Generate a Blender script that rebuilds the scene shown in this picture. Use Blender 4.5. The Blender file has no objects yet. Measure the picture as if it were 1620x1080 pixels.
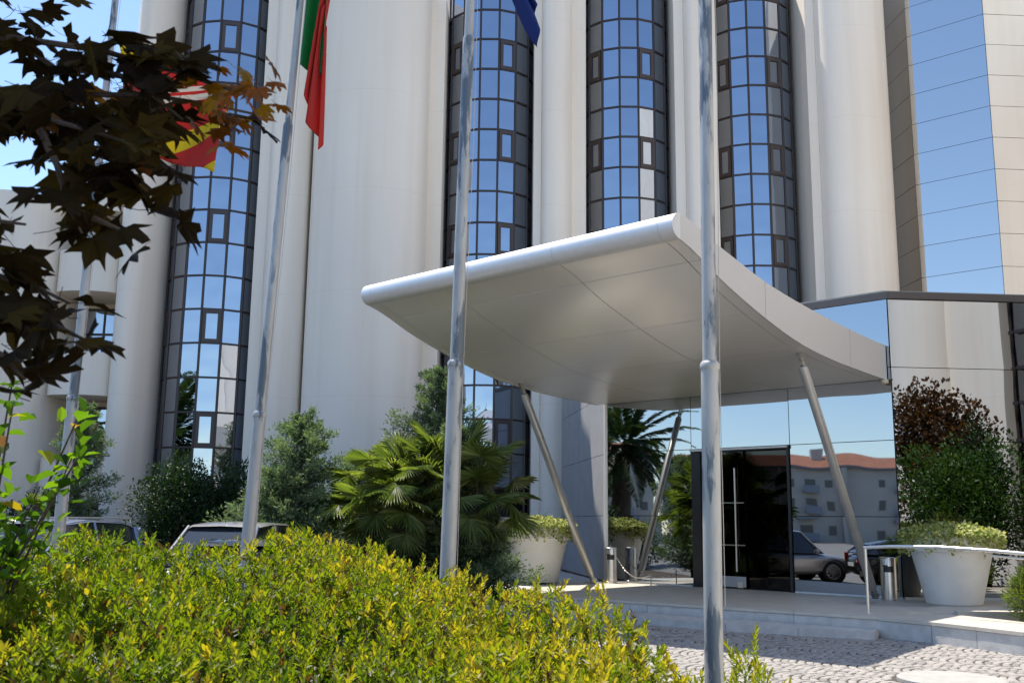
import bpy, math, random
import numpy as np
from math import sin, cos, pi, radians
random.seed(7); rng = np.random.default_rng(7)
S = bpy.context.scene
COL = S.collection
# ------------------------------------------------------------------ camera
cam_d = bpy.data.cameras.new('camera'); cam = bpy.data.objects.new('camera', cam_d); COL.objects.link(cam)
S.camera = cam
EZ = 1.6; PITCH = radians(10.27); ROLL = radians(0.7); FPX = 1590.0
cam.location = (0, 0, EZ)
from mathutils import Matrix, Vector
_fw = Vector((0, cos(PITCH), sin(PITCH))); _u0 = Vector((0, -sin(PITCH), cos(PITCH))); _r0 = Vector((1, 0, 0))
_rt = _r0 * cos(ROLL) + _u0 * sin(ROLL); _up = -_r0 * sin(ROLL) + _u0 * cos(ROLL)
cam.rotation_euler = Matrix((_rt, _up, -_fw)).transposed().to_euler()
cam_d.sensor_width = 36; cam_d.lens = FPX / 1620 * 36; cam_d.clip_start = 0.05; cam_d.clip_end = 6000
cam_d.dof.use_dof = True; cam_d.dof.focus_distance = 19.0; cam_d.dof.aperture_fstop = 9.0
# ------------------------------------------------------------------ world, sun, exposure
SUN_DIR = Vector((-0.295, 0.305, 1.0)).normalized()      # towards the sun: high, behind the hotel and a little to the left
SUN_EL = math.asin(SUN_DIR.z); SUN_ROT = math.atan2(SUN_DIR.x, SUN_DIR.y)
W = bpy.data.worlds.new('World'); S.world = W; W.use_nodes = True
nt = W.node_tree; sky = nt.nodes.new('ShaderNodeTexSky'); sky.sky_type = 'NISHITA'; sky.sun_disc = False
sky.sun_elevation = SUN_EL; sky.sun_rotation = SUN_ROT; sky.air_density = 1.0; sky.dust_density = 0.15; sky.ozone_density = 2.6
nt.links.new(sky.outputs[0], nt.nodes['Background'].inputs[0]); nt.nodes['Background'].inputs[1].default_value = 0.14
sd = bpy.data.lights.new('sun', 'SUN'); sun = bpy.data.objects.new('sun', sd); COL.objects.link(sun)
sd.energy = 4.2; sd.angle = radians(0.53); sd.color = (1.0, 0.93, 0.82)
sun.rotation_euler = SUN_DIR.to_track_quat('Z', 'Y').to_euler(); sun.location = (-10, 20, 40)
S.view_settings.view_transform = 'Standard'; S.view_settings.look = 'None'; S.view_settings.gamma = 1
S.view_settings.exposure = 0.78; S.view_settings.use_curve_mapping = False
S.cycles.use_denoising = True; S.cycles.max_bounces = 9; S.cycles.transparent_max_bounces = 10
S.cycles.caustics_reflective = False; S.cycles.caustics_refractive = False; S.cycles.sample_clamp_indirect = 6

# ------------------------------------------------------------------ helpers
def at(x, y, Y):                       # a point seen at photo pixel (x, y), at real distance Y in front
    d = _fw * FPX + _rt * (x - 810) + _up * (540 - y)
    return Vector((0, 0, EZ)) + d * (Y / d.y)

def worldloc(o):
    v = Vector((0, 0, 0))
    while o is not None:
        v = v + o.location; o = o.parent
    return v

def tag(o, label=None, cat=None, group=None, kind=None):
    if label: o['label'] = label
    if cat: o['category'] = cat
    if group: o['group'] = group
    if kind: o['kind'] = kind
    return o

def empty(name, loc, label, cat, group=None):
    o = bpy.data.objects.new(name, None); COL.objects.link(o); o.location = loc; o.empty_display_size = .2
    return tag(o, label, cat, group)

class MB:
    def __init__(s): s.v = []; s.f = []; s.m = []; s.mi = 0
    def add(s, vs, fs):
        b = len(s.v); s.v += [tuple(p) for p in vs]
        for f in fs: s.f.append(tuple(b + i for i in f)); s.m.append(s.mi)
    def obox(s, c, ax, ay, az):          # centre and three half-extent vectors
        c, ax, ay, az = map(Vector, (c, ax, ay, az)); vs = []
        for k in (-1, 1):
            for i, j in ((-1, -1), (1, -1), (1, 1), (-1, 1)): vs.append(c + ax * i + ay * j + az * k)
        s.add(vs, [(3, 2, 1, 0), (4, 5, 6, 7), (0, 1, 5, 4), (1, 2, 6, 5), (2, 3, 7, 6), (3, 0, 4, 7)])
    def box(s, x0, x1, y0, y1, z0, z1):
        s.obox(((x0 + x1) / 2, (y0 + y1) / 2, (z0 + z1) / 2), ((x1 - x0) / 2, 0, 0), (0, (y1 - y0) / 2, 0), (0, 0, (z1 - z0) / 2))
    def tube(s, pts, r, n=10, caps=True):
        pts = [Vector(p) for p in pts]; rs = r if isinstance(r, (list, tuple)) else [r] * len(pts); vs = []; fs = []
        for i, p in enumerate(pts):
            t = (pts[min(i + 1, len(pts) - 1)] - pts[max(i - 1, 0)]).normalized()
            a = t.cross(Vector((0, 0, 1)) if abs(t.z) < .9 else Vector((1, 0, 0))).normalized(); b = t.cross(a)
            for k in range(n): vs.append(p + (a * cos(2 * pi * k / n) + b * sin(2 * pi * k / n)) * rs[i])
        for i in range(len(pts) - 1):
            for k in range(n): fs.append((i * n + k, i * n + (k + 1) % n, (i + 1) * n + (k + 1) % n, (i + 1) * n + k))
        if caps: fs.append(tuple(range(n - 1, -1, -1))); fs.append(tuple((len(pts) - 1) * n + k for k in range(n)))
        s.add(vs, fs)
    def lathe(s, c, prof, n=40):
        c = Vector(c); vs = []; fs = []
        for r, z in prof:
            for k in range(n): vs.append(c + Vector((r * cos(2 * pi * k / n), r * sin(2 * pi * k / n), z)))
        for i in range(len(prof) - 1):
            for k in range(n): fs.append((i * n + k, i * n + (k + 1) % n, (i + 1) * n + (k + 1) % n, (i + 1) * n + k))
        fs.append(tuple(range(n - 1, -1, -1))); fs.append(tuple((len(prof) - 1) * n + k for k in range(n)))
        s.add(vs, fs)
    def prism(s, poly, z0, z1):          # plan polygon, counter-clockwise
        n = len(poly); vs = [(p[0], p[1], z0) for p in poly] + [(p[0], p[1], z1) for p in poly]
        s.add(vs, [tuple(range(n - 1, -1, -1)), tuple(range(n, 2 * n))] + [(i, (i + 1) % n, n + (i + 1) % n, n + i) for i in range(n)])
    def quad(s, a, b, c, d): s.add([a, b, c, d], [(0, 1, 2, 3)])
    def mesh(s, name, mats, origin=Vector((0, 0, 0)), smooth=None):
        me = bpy.data.meshes.new(name)
        me.from_pydata([(p[0] - origin[0], p[1] - origin[1], p[2] - origin[2]) for p in s.v], [], s.f)
        for m in (mats if isinstance(mats, (list, tuple)) else [mats]): me.materials.append(m)
        if any(s.m): me.polygons.foreach_set('material_index', s.m)
        me.update()
        if smooth: shade(me, smooth)
        return me
    def build(s, name, mats, parent=None, smooth=None, bevel=None, loc=None):
        org = worldloc(parent) if parent else Vector(loc or (0, 0, 0))
        o = bpy.data.objects.new(name, s.mesh(name, mats, org, smooth)); COL.objects.link(o)
        if parent: o.parent = parent
        elif loc: o.location = loc
        if bevel:
            b = o.modifiers.new('bevel', 'BEVEL'); b.width = bevel; b.segments = 2; b.limit_method = 'ANGLE'; b.angle_limit = radians(40)
        return o

def shade(me, ang=35):
    me.polygons.foreach_set('use_smooth', [True] * len(me.polygons)); me.update()
    try: me.set_sharp_from_angle(angle=radians(ang))
    except Exception: pass

def link(name, me, parent, loc=(0, 0, 0), rot=(0, 0, 0), scale=None):
    o = bpy.data.objects.new(name, me); COL.objects.link(o); o.parent = parent; o.location = loc; o.rotation_euler = rot
    if scale: o.scale = scale if isinstance(scale, (tuple, list)) else (scale,) * 3
    return o

# ---- materials
def newmat(name):
    m = bpy.data.materials.new(name); m.use_nodes = True; n = m.node_tree; return m, n, n.nodes['Principled BSDF']
def N(n, t, **k):
    x = n.nodes.new(t)
    for a, b in k.items():
        if a in x.inputs.keys() if hasattr(x.inputs, 'keys') else False: x.inputs[a].default_value = b
        else: setattr(x, a, b)
    return x
def pbr(name, col, rough=.6, metal=0., var=.0, vscale=3., bump=0., bscale=60., col2=None, detail=5, spec=.5, coat=0., stretch=None):
    """colour with noise variation towards col2 and fine bump, in object space"""
    m, n, p = newmat(name)
    p.inputs['Roughness'].default_value = rough; p.inputs['Metallic'].default_value = metal
    p.inputs['Specular IOR Level'].default_value = spec; p.inputs['Coat Weight'].default_value = coat
    p.inputs['Base Color'].default_value = (*col, 1)
    tc = n.nodes.new('ShaderNodeTexCoord'); src = tc.outputs['Object']
    if stretch:
        mp = n.nodes.new('ShaderNodeMapping'); mp.inputs['Scale'].default_value = stretch; n.links.new(src, mp.inputs['Vector']); src = mp.outputs[0]
    if var or col2:
        t = N(n, 'ShaderNodeTexNoise'); t.inputs['Scale'].default_value = vscale; t.inputs['Detail'].default_value = detail
        n.links.new(src, t.inputs['Vector'])
        r = n.nodes.new('ShaderNodeValToRGB'); c2 = col2 or tuple(c * (1 - var) for c in col)
        r.color_ramp.elements[0].position = .35; r.color_ramp.elements[1].position = .68
        r.color_ramp.elements[0].color = (*c2, 1); r.color_ramp.elements[1].color = (*col, 1)
        n.links.new(t.outputs['Fac'], r.inputs[0]); n.links.new(r.outputs[0], p.inputs['Base Color'])
    if bump:
        t2 = N(n, 'ShaderNodeTexNoise'); t2.inputs['Scale'].default_value = bscale; t2.inputs['Detail'].default_value = 4
        n.links.new(src, t2.inputs['Vector'])
        b = n.nodes.new('ShaderNodeBump'); b.inputs['Strength'].default_value = bump; b.inputs['Distance'].default_value = .02
        n.links.new(t2.outputs['Fac'], b.inputs['Height']); n.links.new(b.outputs[0], p.inputs['Normal'])
    return m
def leafmat(name, cols, trans=.35, rough=.45, attr=True, spec=.4, tcol=None):
    """leaf: pigment ramp picked per leaf (attribute 'tint' or object random), part translucent"""
    m, n, p = newmat(name)
    out = [x for x in n.nodes if x.type == 'OUTPUT_MATERIAL'][0]
    r = n.nodes.new('ShaderNodeValToRGB'); el = r.color_ramp.elements
    while len(el) < len(cols): el.new(.5)
    for i, (q, c) in enumerate(cols): el[i].position = q; el[i].color = (*c, 1)
    if attr:
        a = n.nodes.new('ShaderNodeAttribute'); a.attribute_name = 'tint'; n.links.new(a.outputs['Fac'], r.inputs[0])
    else:
        a = n.nodes.new('ShaderNodeObjectInfo'); n.links.new(a.outputs['Random'], r.inputs[0])
    n.links.new(r.outputs[0], p.inputs['Base Color']); p.inputs['Roughness'].default_value = rough
    p.inputs['Specular IOR Level'].default_value = spec
    t = n.nodes.new('ShaderNodeBsdfTranslucent'); mx = n.nodes.new('ShaderNodeMixShader'); mx.inputs[0].default_value = trans
    mul = n.nodes.new('ShaderNodeMix'); mul.data_type = 'RGBA'; mul.blend_type = 'MULTIPLY'; mul.inputs[0].default_value = 1
    n.links.new(r.outputs[0], mul.inputs[6]); mul.inputs[7].default_value = (*(tcol or (1.6, 1.7, .6)), 1); mul.clamp_result = False
    n.links.new(mul.outputs[2], t.inputs['Color']); n.links.new(p.outputs[0], mx.inputs[1]); n.links.new(t.outputs[0], mx.inputs[2])
    n.links.new(mx.outputs[0], out.inputs['Surface'])
    return m
def mirror(name, tint, rough=.015, wave=.02, wscale=.9):
    m, n, p = newmat(name)
    p.inputs['Base Color'].default_value = (*tint, 1); p.inputs['Metallic'].default_value = 1; p.inputs['Roughness'].default_value = rough
    tc = n.nodes.new('ShaderNodeTexCoord'); oi = n.nodes.new('ShaderNodeObjectInfo')
    ad = n.nodes.new('ShaderNodeVectorMath'); n.links.new(tc.outputs['Object'], ad.inputs[0])
    ml = n.nodes.new('ShaderNodeVectorMath'); ml.operation = 'SCALE'; ml.inputs[0].default_value = (37, 19, 53)
    n.links.new(oi.outputs['Random'], ml.inputs['Scale']); n.links.new(ml.outputs[0], ad.inputs[1])
    t = n.nodes.new('ShaderNodeTexNoise'); t.inputs['Scale'].default_value = wscale; t.inputs['Detail'].default_value = 1
    n.links.new(ad.outputs[0], t.inputs['Vector'])
    b = n.nodes.new('ShaderNodeBump'); b.inputs['Strength'].default_value = wave; b.inputs['Distance'].default_value = .3
    n.links.new(t.outputs['Fac'], b.inputs['Height']); n.links.new(b.outputs[0], p.inputs['Normal'])
    return m

M = {}
def wallmat():
    m, n, p = newmat('white_render')
    tc = n.nodes.new('ShaderNodeTexCoord')
    def noise(scale, sc, det=5):
        mp = n.nodes.new('ShaderNodeMapping'); mp.inputs['Scale'].default_value = scale; n.links.new(tc.outputs['Object'], mp.inputs[0])
        t = n.nodes.new('ShaderNodeTexNoise'); t.inputs['Scale'].default_value = sc; t.inputs['Detail'].default_value = det
        n.links.new(mp.outputs[0], t.inputs['Vector']); return t.outputs['Fac']
    def ramp(f, a, b, ca, cb):
        r = n.nodes.new('ShaderNodeValToRGB'); r.color_ramp.elements[0].position = a; r.color_ramp.elements[1].position = b
        r.color_ramp.elements[0].color = (*ca, 1); r.color_ramp.elements[1].color = (*cb, 1); n.links.new(f, r.inputs[0]); return r.outputs[0]
    def mult(a, b, f=1.):
        x = n.nodes.new('ShaderNodeMix'); x.data_type = 'RGBA'; x.blend_type = 'MULTIPLY'; x.inputs[0].default_value = f
        n.links.new(a, x.inputs[6]); n.links.new(b, x.inputs[7]); return x.outputs[2]
    base = ramp(noise((1, 1, .5), .35), .3, .7, (.89, .80, .69), (.94, .865, .765))
    streak = ramp(noise((3, 3, .10), .8, 6), .25, .55, (.925, .91, .89), (1, 1, 1))
    spots = ramp(noise((1, 1, 1), 1.9, 2), .17, .19, (.5, .46, .42), (1, 1, 1))
    c = mult(mult(base, streak), spots)
    # faint pour joints every storey (kept as hairlines of colour)
    sp = n.nodes.new('ShaderNodeSeparateXYZ'); n.links.new(tc.outputs['Object'], sp.inputs[0])
    ma = n.nodes.new('ShaderNodeMath'); ma.operation = 'PINGPONG'; ma.inputs[1].default_value = 1.575
    of = n.nodes.new('ShaderNodeMath'); of.inputs[1].default_value = 1.1; n.links.new(sp.outputs[2], of.inputs[0]); n.links.new(of.outputs[0], ma.inputs[0])
    j = ramp(ma.outputs[0], .005, .011, (.93, .915, .89), (1, 1, 1)); c = mult(c, j)
    n.links.new(c, p.inputs['Base Color']); p.inputs['Roughness'].default_value = .75
    t2 = n.nodes.new('ShaderNodeTexNoise'); t2.inputs['Scale'].default_value = 35; n.links.new(tc.outputs['Object'], t2.inputs['Vector'])
    b = n.nodes.new('ShaderNodeBump'); b.inputs['Strength'].default_value = .12; b.inputs['Distance'].default_value = .02
    n.links.new(t2.outputs['Fac'], b.inputs['Height']); n.links.new(b.outputs[0], p.inputs['Normal'])
    return m
M['wall'] = wallmat()
M['mullion'] = pbr('bronze_aluminium', (.055, .042, .04), .4, .3)
M['sash'] = pbr('brown_sash', (.07, .05, .045), .45)
M['mirror'] = mirror('blue_mirror_glass', (.40, .45, .53), wave=.05)
M['mirror_o'] = mirror('stair_tower_mirror_glass', (.60, .60, .60), wave=.015, wscale=.4)
M['mirror_p'] = mirror('pavilion_mirror_glass', (.40, .43, .47), wave=.022, wscale=.5)
M['dark'] = pbr('dark_void', (.012, .012, .014), .6)
M['cladding'] = pbr('grey_stone_cladding', (.42, .42, .43), .55, var=.12, vscale=2, bump=.1)
M['cornice'] = pbr('dark_bronze_cornice', (.10, .088, .085), .45, .4)
M['soffit'] = pbr('satin_silver_panel', (.87, .85, .82), .30, .32, var=.05, vscale=.6, bump=.0)
M['alu'] = pbr('brushed_aluminium', (.74, .75, .76), .48, .45, var=.05, vscale=8)
M['fascia'] = pbr('fascia_grey_metal', (.62, .61, .60), .4, .3, var=.04, vscale=1)
M['strut'] = pbr('painted_steel_strut', (.47, .46, .44), .38, .55, var=.12, vscale=4, bump=.05)
M['steel'] = pbr('stainless_steel', (.66, .62, .58), .28, .95, stretch=(1, 1, .1), var=.1, vscale=30)
M['rail'] = pbr('pale_handrail_metal', (.78, .76, .72), .3, .75)
M['pot'] = pbr('white_planter_plastic', (.80, .78, .74), .5, var=.13, vscale=2, bump=.03, bscale=20)
M['marble'] = pbr('pale_marble', (.62, .57, .49), .55, var=.14, vscale=3, bump=.12, bscale=25)
M['marble2'] = pbr('worn_marble_riser', (.60, .59, .57), .6, var=.2, vscale=6, bump=.15, bscale=40)
M['soil'] = pbr('dry_soil', (.085, .06, .04), .95, var=.5, vscale=8, bump=.6, bscale=30)
M['asphalt'] = pbr('worn_asphalt', (.20, .188, .172), .9, var=.2, vscale=1.2, bump=.3, bscale=90)
M['joint'] = pbr('sandy_joint', (.10, .088, .075), .95, var=.3, vscale=20, bump=.4, bscale=120)
M['rope'] = pbr('white_halyard', (.55, .53, .5), .8)
M['bark'] = pbr('grey_brown_bark', (.11, .08, .06), .9, var=.4, vscale=12, bump=.6, bscale=30)
M['twig'] = pbr('reddish_twig', (.13, .06, .035), .85)
M['concrete'] = pbr('cast_concrete', (.42, .41, .38), .85, var=.15, vscale=6, bump=.25, bscale=50)
M['black'] = pbr('black_metal', (.02, .02, .022), .4)
M['cream'] = pbr('cream_plastic', (.62, .57, .45), .5)
def sett_mat():
    m, n, p = newmat('limestone_sett'); oi = n.nodes.new('ShaderNodeAttribute'); oi.attribute_name = 'tint'
    o2 = n.nodes.new('ShaderNodeObjectInfo'); ad = n.nodes.new('ShaderNodeMath'); n.links.new(oi.outputs['Fac'], ad.inputs[0]); n.links.new(o2.outputs['Random'], ad.inputs[1])
    fr = n.nodes.new('ShaderNodeMath'); fr.operation = 'FRACT'; n.links.new(ad.outputs[0], fr.inputs[0])
    r = n.nodes.new('ShaderNodeValToRGB'); r.color_ramp.elements[0].color = (.21, .195, .18, 1); r.color_ramp.elements[1].color = (.38, .35, .32, 1)
    e = r.color_ramp.elements.new(.3); e.color = (.30, .28, .26, 1)
    n.links.new(fr.outputs[0], r.inputs[0]); n.links.new(r.outputs[0], p.inputs['Base Color']); p.inputs['Roughness'].default_value = .7
    return m
M['sett'] = sett_mat()
def pole_mat():
    m, n, p = newmat('weathered_galvanised_pole'); tc = n.nodes.new('ShaderNodeTexCoord')
    mp = n.nodes.new('ShaderNodeMapping'); mp.inputs['Scale'].default_value = (5, 5, .9); n.links.new(tc.outputs['Object'], mp.inputs[0])
    t = n.nodes.new('ShaderNodeTexNoise'); t.inputs['Scale'].default_value = 1.6; t.inputs['Detail'].default_value = 9; t.inputs['Roughness'].default_value = .62; n.links.new(mp.outputs[0], t.inputs['Vector'])
    r = n.nodes.new('ShaderNodeValToRGB'); r.color_ramp.interpolation = 'LINEAR'; e = r.color_ramp.elements
    e[0].position = .42; e[0].color = (.12, .155, .19, 1); e[1].position = .47; e[1].color = (.40, .41, .41, 1)
    x = e.new(.62); x.color = (.50, .50, .49, 1); x = e.new(.66); x.color = (.24, .28, .32, 1)
    n.links.new(t.outputs['Fac'], r.inputs[0]); n.links.new(r.outputs[0], p.inputs['Base Color'])
    p.inputs['Roughness'].default_value = .5; p.inputs['Metallic'].default_value = .25
    b = n.nodes.new('ShaderNodeBump'); b.inputs['Strength'].default_value = .25; b.inputs['Distance'].default_value = .004
    n.links.new(t.outputs['Fac'], b.inputs['Height']); n.links.new(b.outputs[0], p.inputs['Normal'])
    return m
M['pole'] = pole_mat()
def tinted_glass():
    m, n, p = newmat('dark_tinted_glass'); out = [x for x in n.nodes if x.type == 'OUTPUT_MATERIAL'][0]
    tr = n.nodes.new('ShaderNodeBsdfTransparent'); tr.inputs[0].default_value = (.30, .28, .27, 1)
    g = n.nodes.new('ShaderNodeBsdfGlossy'); g.inputs['Roughness'].default_value = .01; g.inputs[0].default_value = (.8, .8, .8, 1)
    mx = n.nodes.new('ShaderNodeMixShader'); mx.inputs[0].default_value = .045
    n.links.new(tr.outputs[0], mx.inputs[1]); n.links.new(g.outputs[0], mx.inputs[2]); n.links.new(mx.outputs[0], out.inputs[0])
    return m
M['doorglass'] = tinted_glass()
# ------------------------------------------------------------------ leaf cloud mesh builder (numpy)
def leaf_mesh(name, P, D, Nn, L, Wd, tint, mat, fold=.12, shape='hex'):
    """P base points, D length directions, Nn leaf normals (n,3); L, Wd sizes; every leaf its own little blade"""
    n = len(P); P = np.asarray(P, float); D = D / np.linalg.norm(D, axis=1, keepdims=True)
    Sd = np.cross(D, Nn); Sd /= np.maximum(np.linalg.norm(Sd, axis=1, keepdims=True), 1e-6); U = np.cross(Sd, D)
    L = np.broadcast_to(np.asarray(L, float), (n,))[:, None]; Wd = np.broadcast_to(np.asarray(Wd, float), (n,))[:, None]
    if shape == 'hex':
        pts = [P, P + D * L * .35 + Sd * Wd * .5 + U * Wd * fold, P + D * L * .72 + Sd * Wd * .38 + U * Wd * fold, P + D * L - U * L * .08,
               P + D * L * .72 - Sd * Wd * .38 + U * Wd * fold, P + D * L * .35 - Sd * Wd * .5 + U * Wd * fold]
        fi = [(0, 1, 2, 3), (0, 3, 4, 5)]
    else:
        pts = [P, P + D * L * .45 + Sd * Wd * .5, P + D * L, P + D * L * .45 - Sd * Wd * .5]; fi = [(0, 1, 2, 3)]
    k = len(pts); V = np.stack(pts, 1).reshape(-1, 3)
    F = (np.arange(n)[:, None, None] * k + np.array(fi)[None]).reshape(-1, 4)
    me = bpy.data.meshes.new(name); me.vertices.add(len(V)); me.vertices.foreach_set('co', V.astype(np.float32).ravel())
    me.loops.add(F.size); me.loops.foreach_set('vertex_index', F.astype(np.int32).ravel())
    me.polygons.add(len(F)); me.polygons.foreach_set('loop_start', np.arange(0, F.size, 4, dtype=np.int32))
    try: me.polygons.foreach_set('loop_total', np.full(len(F), 4, np.int32))
    except Exception: pass
    at_ = me.attributes.new('tint', 'FLOAT', 'POINT'); at_.data.foreach_set('value', np.repeat(np.broadcast_to(tint, (n,)), k).astype(np.float32))
    me.materials.append(mat); me.update(calc_edges=True); me.validate()
    return me
def obj_mesh(name, me, parent=None, loc=(0, 0, 0)):
    o = bpy.data.objects.new(name, me); COL.objects.link(o); o.location = loc
    if parent: o.parent = parent
    return o
def rdir(n, up=0.):
    v = rng.normal(size=(n, 3)); v[:, 2] += up; return v / np.linalg.norm(v, axis=1, keepdims=True)

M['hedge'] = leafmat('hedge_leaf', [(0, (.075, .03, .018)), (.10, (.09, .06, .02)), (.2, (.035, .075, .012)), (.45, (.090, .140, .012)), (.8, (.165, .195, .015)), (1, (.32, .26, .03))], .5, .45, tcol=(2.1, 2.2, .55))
M['broad'] = leafmat('broad_leaf', [(0, (.03, .07, .012)), (.7, (.09, .17, .02)), (.93, (.14, .22, .02)), (1, (.35, .15, .03))], .45, .28, attr=False, tcol=(2.0, 2.2, .5))
M['broad_s'] = leafmat('broad_leaf_small', [(0, (.02, .05, .012)), (.6, (.05, .11, .02)), (1, (.12, .19, .025))], .35, .35)
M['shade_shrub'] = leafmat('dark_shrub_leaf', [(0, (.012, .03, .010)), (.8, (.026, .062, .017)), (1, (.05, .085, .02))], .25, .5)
M['juniper'] = leafmat('juniper_spray', [(0, (.07, .045, .025)), (.15, (.06, .09, .05)), (.7, (.13, .19, .115)), (1, (.24, .29, .14))], .38, .6, tcol=(1.3, 1.5, .8))
M['palm'] = leafmat('fan_palm_blade', [(0, (.05, .085, .025)), (.6, (.14, .19, .055)), (1, (.38, .40, .18))], .35, .4, tcol=(1.8, 1.9, .6))
M['datepalm'] = leafmat('date_palm_blade', [(0, (.02, .04, .012)), (.7, (.05, .09, .02)), (1, (.16, .13, .03))], .25, .4)
M['ivy'] = leafmat('variegated_ivy', [(0, (.12, .19, .03)), (.35, (.34, .40, .10)), (1, (.70, .68, .34))], .35, .5, tcol=(1.2, 1.2, .7))
M['maple_dark'] = leafmat('dark_maple_leaf', [(0, (.016, .010, .006)), (.6, (.030, .021, .009)), (1, (.065, .045, .010))], .34, .55, attr=False, spec=.06, tcol=(1.6, 1.5, .5))
M['maple_backlit'] = leafmat('backlit_maple_leaf', [(0, (.07, .035, .008)), (.45, (.24, .10, .012)), (1, (.22, .20, .015))], .6, .35, attr=False, tcol=(1.8, 1.2, .3))  # tip leaves: the glow of backlight is put into the leaf colour
M['maple_crown'] = leafmat('red_maple_crown', [(0, (.03, .014, .008)), (.6, (.075, .032, .012)), (1, (.17, .07, .02))], .35, .5)
M['grassy'] = leafmat('tall_grass_blade', [(0, (.05, .09, .02)), (1, (.17, .22, .04))], .35, .5)
# ================================================================== SETTING
U2 = Vector((cos(radians(-43)), sin(radians(-43)), 0)); N2 = Vector((-U2.y, U2.x, 0))   # along the pavilion front / into the building
CN = Vector((7.4, 19.4, 0)); R0 = Vector((7.339, 19.457, 0))                           # pavilion corner; right end of the canopy
RF = Vector((cos(radians(4)), sin(radians(4)), 0)); RFN = Vector((-RF.y, RF.x, 0))
def cp(L, U, z): return R0 + U2 * U - N2 * L + Vector((0, 0, z))                       # canopy space: L out from the wall, U along it

g = MB(); g.quad((-900, -900, -.02), (900, -900, -.02), (900, 900, -.02), (-900, 900, -.02))
tag(g.build('ground', M['soil']), kind='structure')
g = MB(); g.box(-110, 60, -60, -2.5, -.3, -.004); g.box(-110, -2.4, 11.0, 19.8, -.3, -.006); g.box(-110, -15, -2.5, 11.0, -.3, -.005); g.box(-2.4, 3.0, 11.0, 18.5, -.3, -.012)
tag(g.build('road', M['asphalt']), kind='structure')
g = MB(); g.box(1.6, 30, -22, 7.5, -.3, -.002); tag(g.build('bounce_pavement', M['marble']), kind='structure')  # pale slab out of view, added to bounce warm light onto the facade
g = MB(); g.prism([(-.6, 7.6), (20, 7.6), (20, 15.0), (5.9, 15.2), (1.0, 18.9), (-1.2, 17.0)], -.25, 0.0)
tag(g.build('paving_bed', M['joint']), kind='structure')

# ---- stone setts in segmental arcs: the nearest 300 are parts, the rest one part
def make_setts():
    root = empty('sett_paving', (3.5, 12, 0), 'pale limestone sett paving laid in fan arcs in front of the marble step', 'paving')
    th = radians(58); ax = Vector((cos(th), sin(th), 0)); ay = Vector((-ax.y, ax.x, 0)); BW = 1.25; SP = .100
    cells = []; O = Vector((3.5, 12, 0))
    def inside(p):
        x, y = p.x, p.y
        if y < 7.8 or x > 9.5: return False
        if y > 19 or x < .2 - .0 * y: return False
        # keep in front of the platform steps
        for (a, b) in (((.2, 18.62), (5.50, 15.55)), ((5.45, 15.65), (9.0, 10.9))):
            if (b[0] - a[0]) * (y - a[1]) - (b[1] - a[1]) * (x - a[0]) > -.06 and (a[0] - .01 <= x <= b[0] or a[0] < 1): return False
        if abs(x) > .56 * y + .4: return False
        if (x - 4.72) ** 2 + (y - 11.15) ** 2 < .6 ** 2: return False
        return True
    for b in range(-10, 10):
        for k in range(-106, 106):
            m = 13
            for i in range(m):
                fx = (i + .5) / m - .5 + random.uniform(-.006, .006)
                sag = .40 * (1 - (2 * fx) ** 2)
                p = O + ax * ((b + .5 + fx) * BW) + ay * (k * SP + sag + (.008 if k % 3 == 0 else -.005 if k % 3 == 1 else 0))
                if inside(p):
                    cells.append((p, math.atan(-.40 * 8 * fx / BW) + th, BW / m))
    cells.sort(key=lambda c: c[0].y)
    def stone(wx, wy, h, sd):
        r = random.Random(sd); m = MB(); b = [(-wx, -wy), (wx, -wy), (wx, wy), (-wx, wy)]
        b = [(x * r.uniform(.86, 1.05), y * r.uniform(.86, 1.05)) for x, y in b]
        vs = [(x, y, -.03) for x, y in b] + [(x * .97, y * .97, h * .55) for x, y in b] + [(x * .84, y * .84, h * r.uniform(.85, 1.15)) for x, y in b]
        fs = [(i, (i + 1) % 4, 4 + (i + 1) % 4, 4 + i) for i in range(4)] + [(4 + i, 4 + (i + 1) % 4, 8 + (i + 1) % 4, 8 + i) for i in range(4)] + [(8, 9, 10, 11)]
        m.add(vs, fs); return m
    protos = [stone(.046, .0415, .010, s) for s in range(14)]
    pm = [p.mesh('sett', M['sett'], smooth=60) for p in protos]
    vis = [c for c in cells if c[0].x > .19 * c[0].y - .5]
    near = vis[:300]; ids = set(id(c) for c in near)
    for p, a, w in near:
        o = link('sett', random.choice(pm), root, p - root.location, (random.uniform(-.03, .03), random.uniform(-.03, .03), a + random.uniform(-.08, .08)))
    rest = [c for c in cells if id(c) not in ids]
    V = []; F = []; T = []
    for p, a, w in rest:
        q = random.choice(protos); b = len(V); ca, sa = cos(a + random.uniform(-.09, .09)), sin(a); dz = random.uniform(-.004, .004)
        for x, y, z in q.v: V.append((p.x - 3.5 + x * ca - y * sa, p.y - 12 + x * sa + y * ca, z + dz))
        for f in q.f: F.append(tuple(b + i for i in f))
        T += [random.random()] * len(q.v)
    me = bpy.data.meshes.new('setts'); me.from_pydata(V, [], F); me.materials.append(M['sett'])
    t = me.attributes.new('tint', 'FLOAT', 'POINT'); t.data.foreach_set('value', T); shade(me, 60)
    o = obj_mesh('setts', me, root); o['kind'] = 'stuff'
    print('setts', len(cells))
make_setts()

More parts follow.
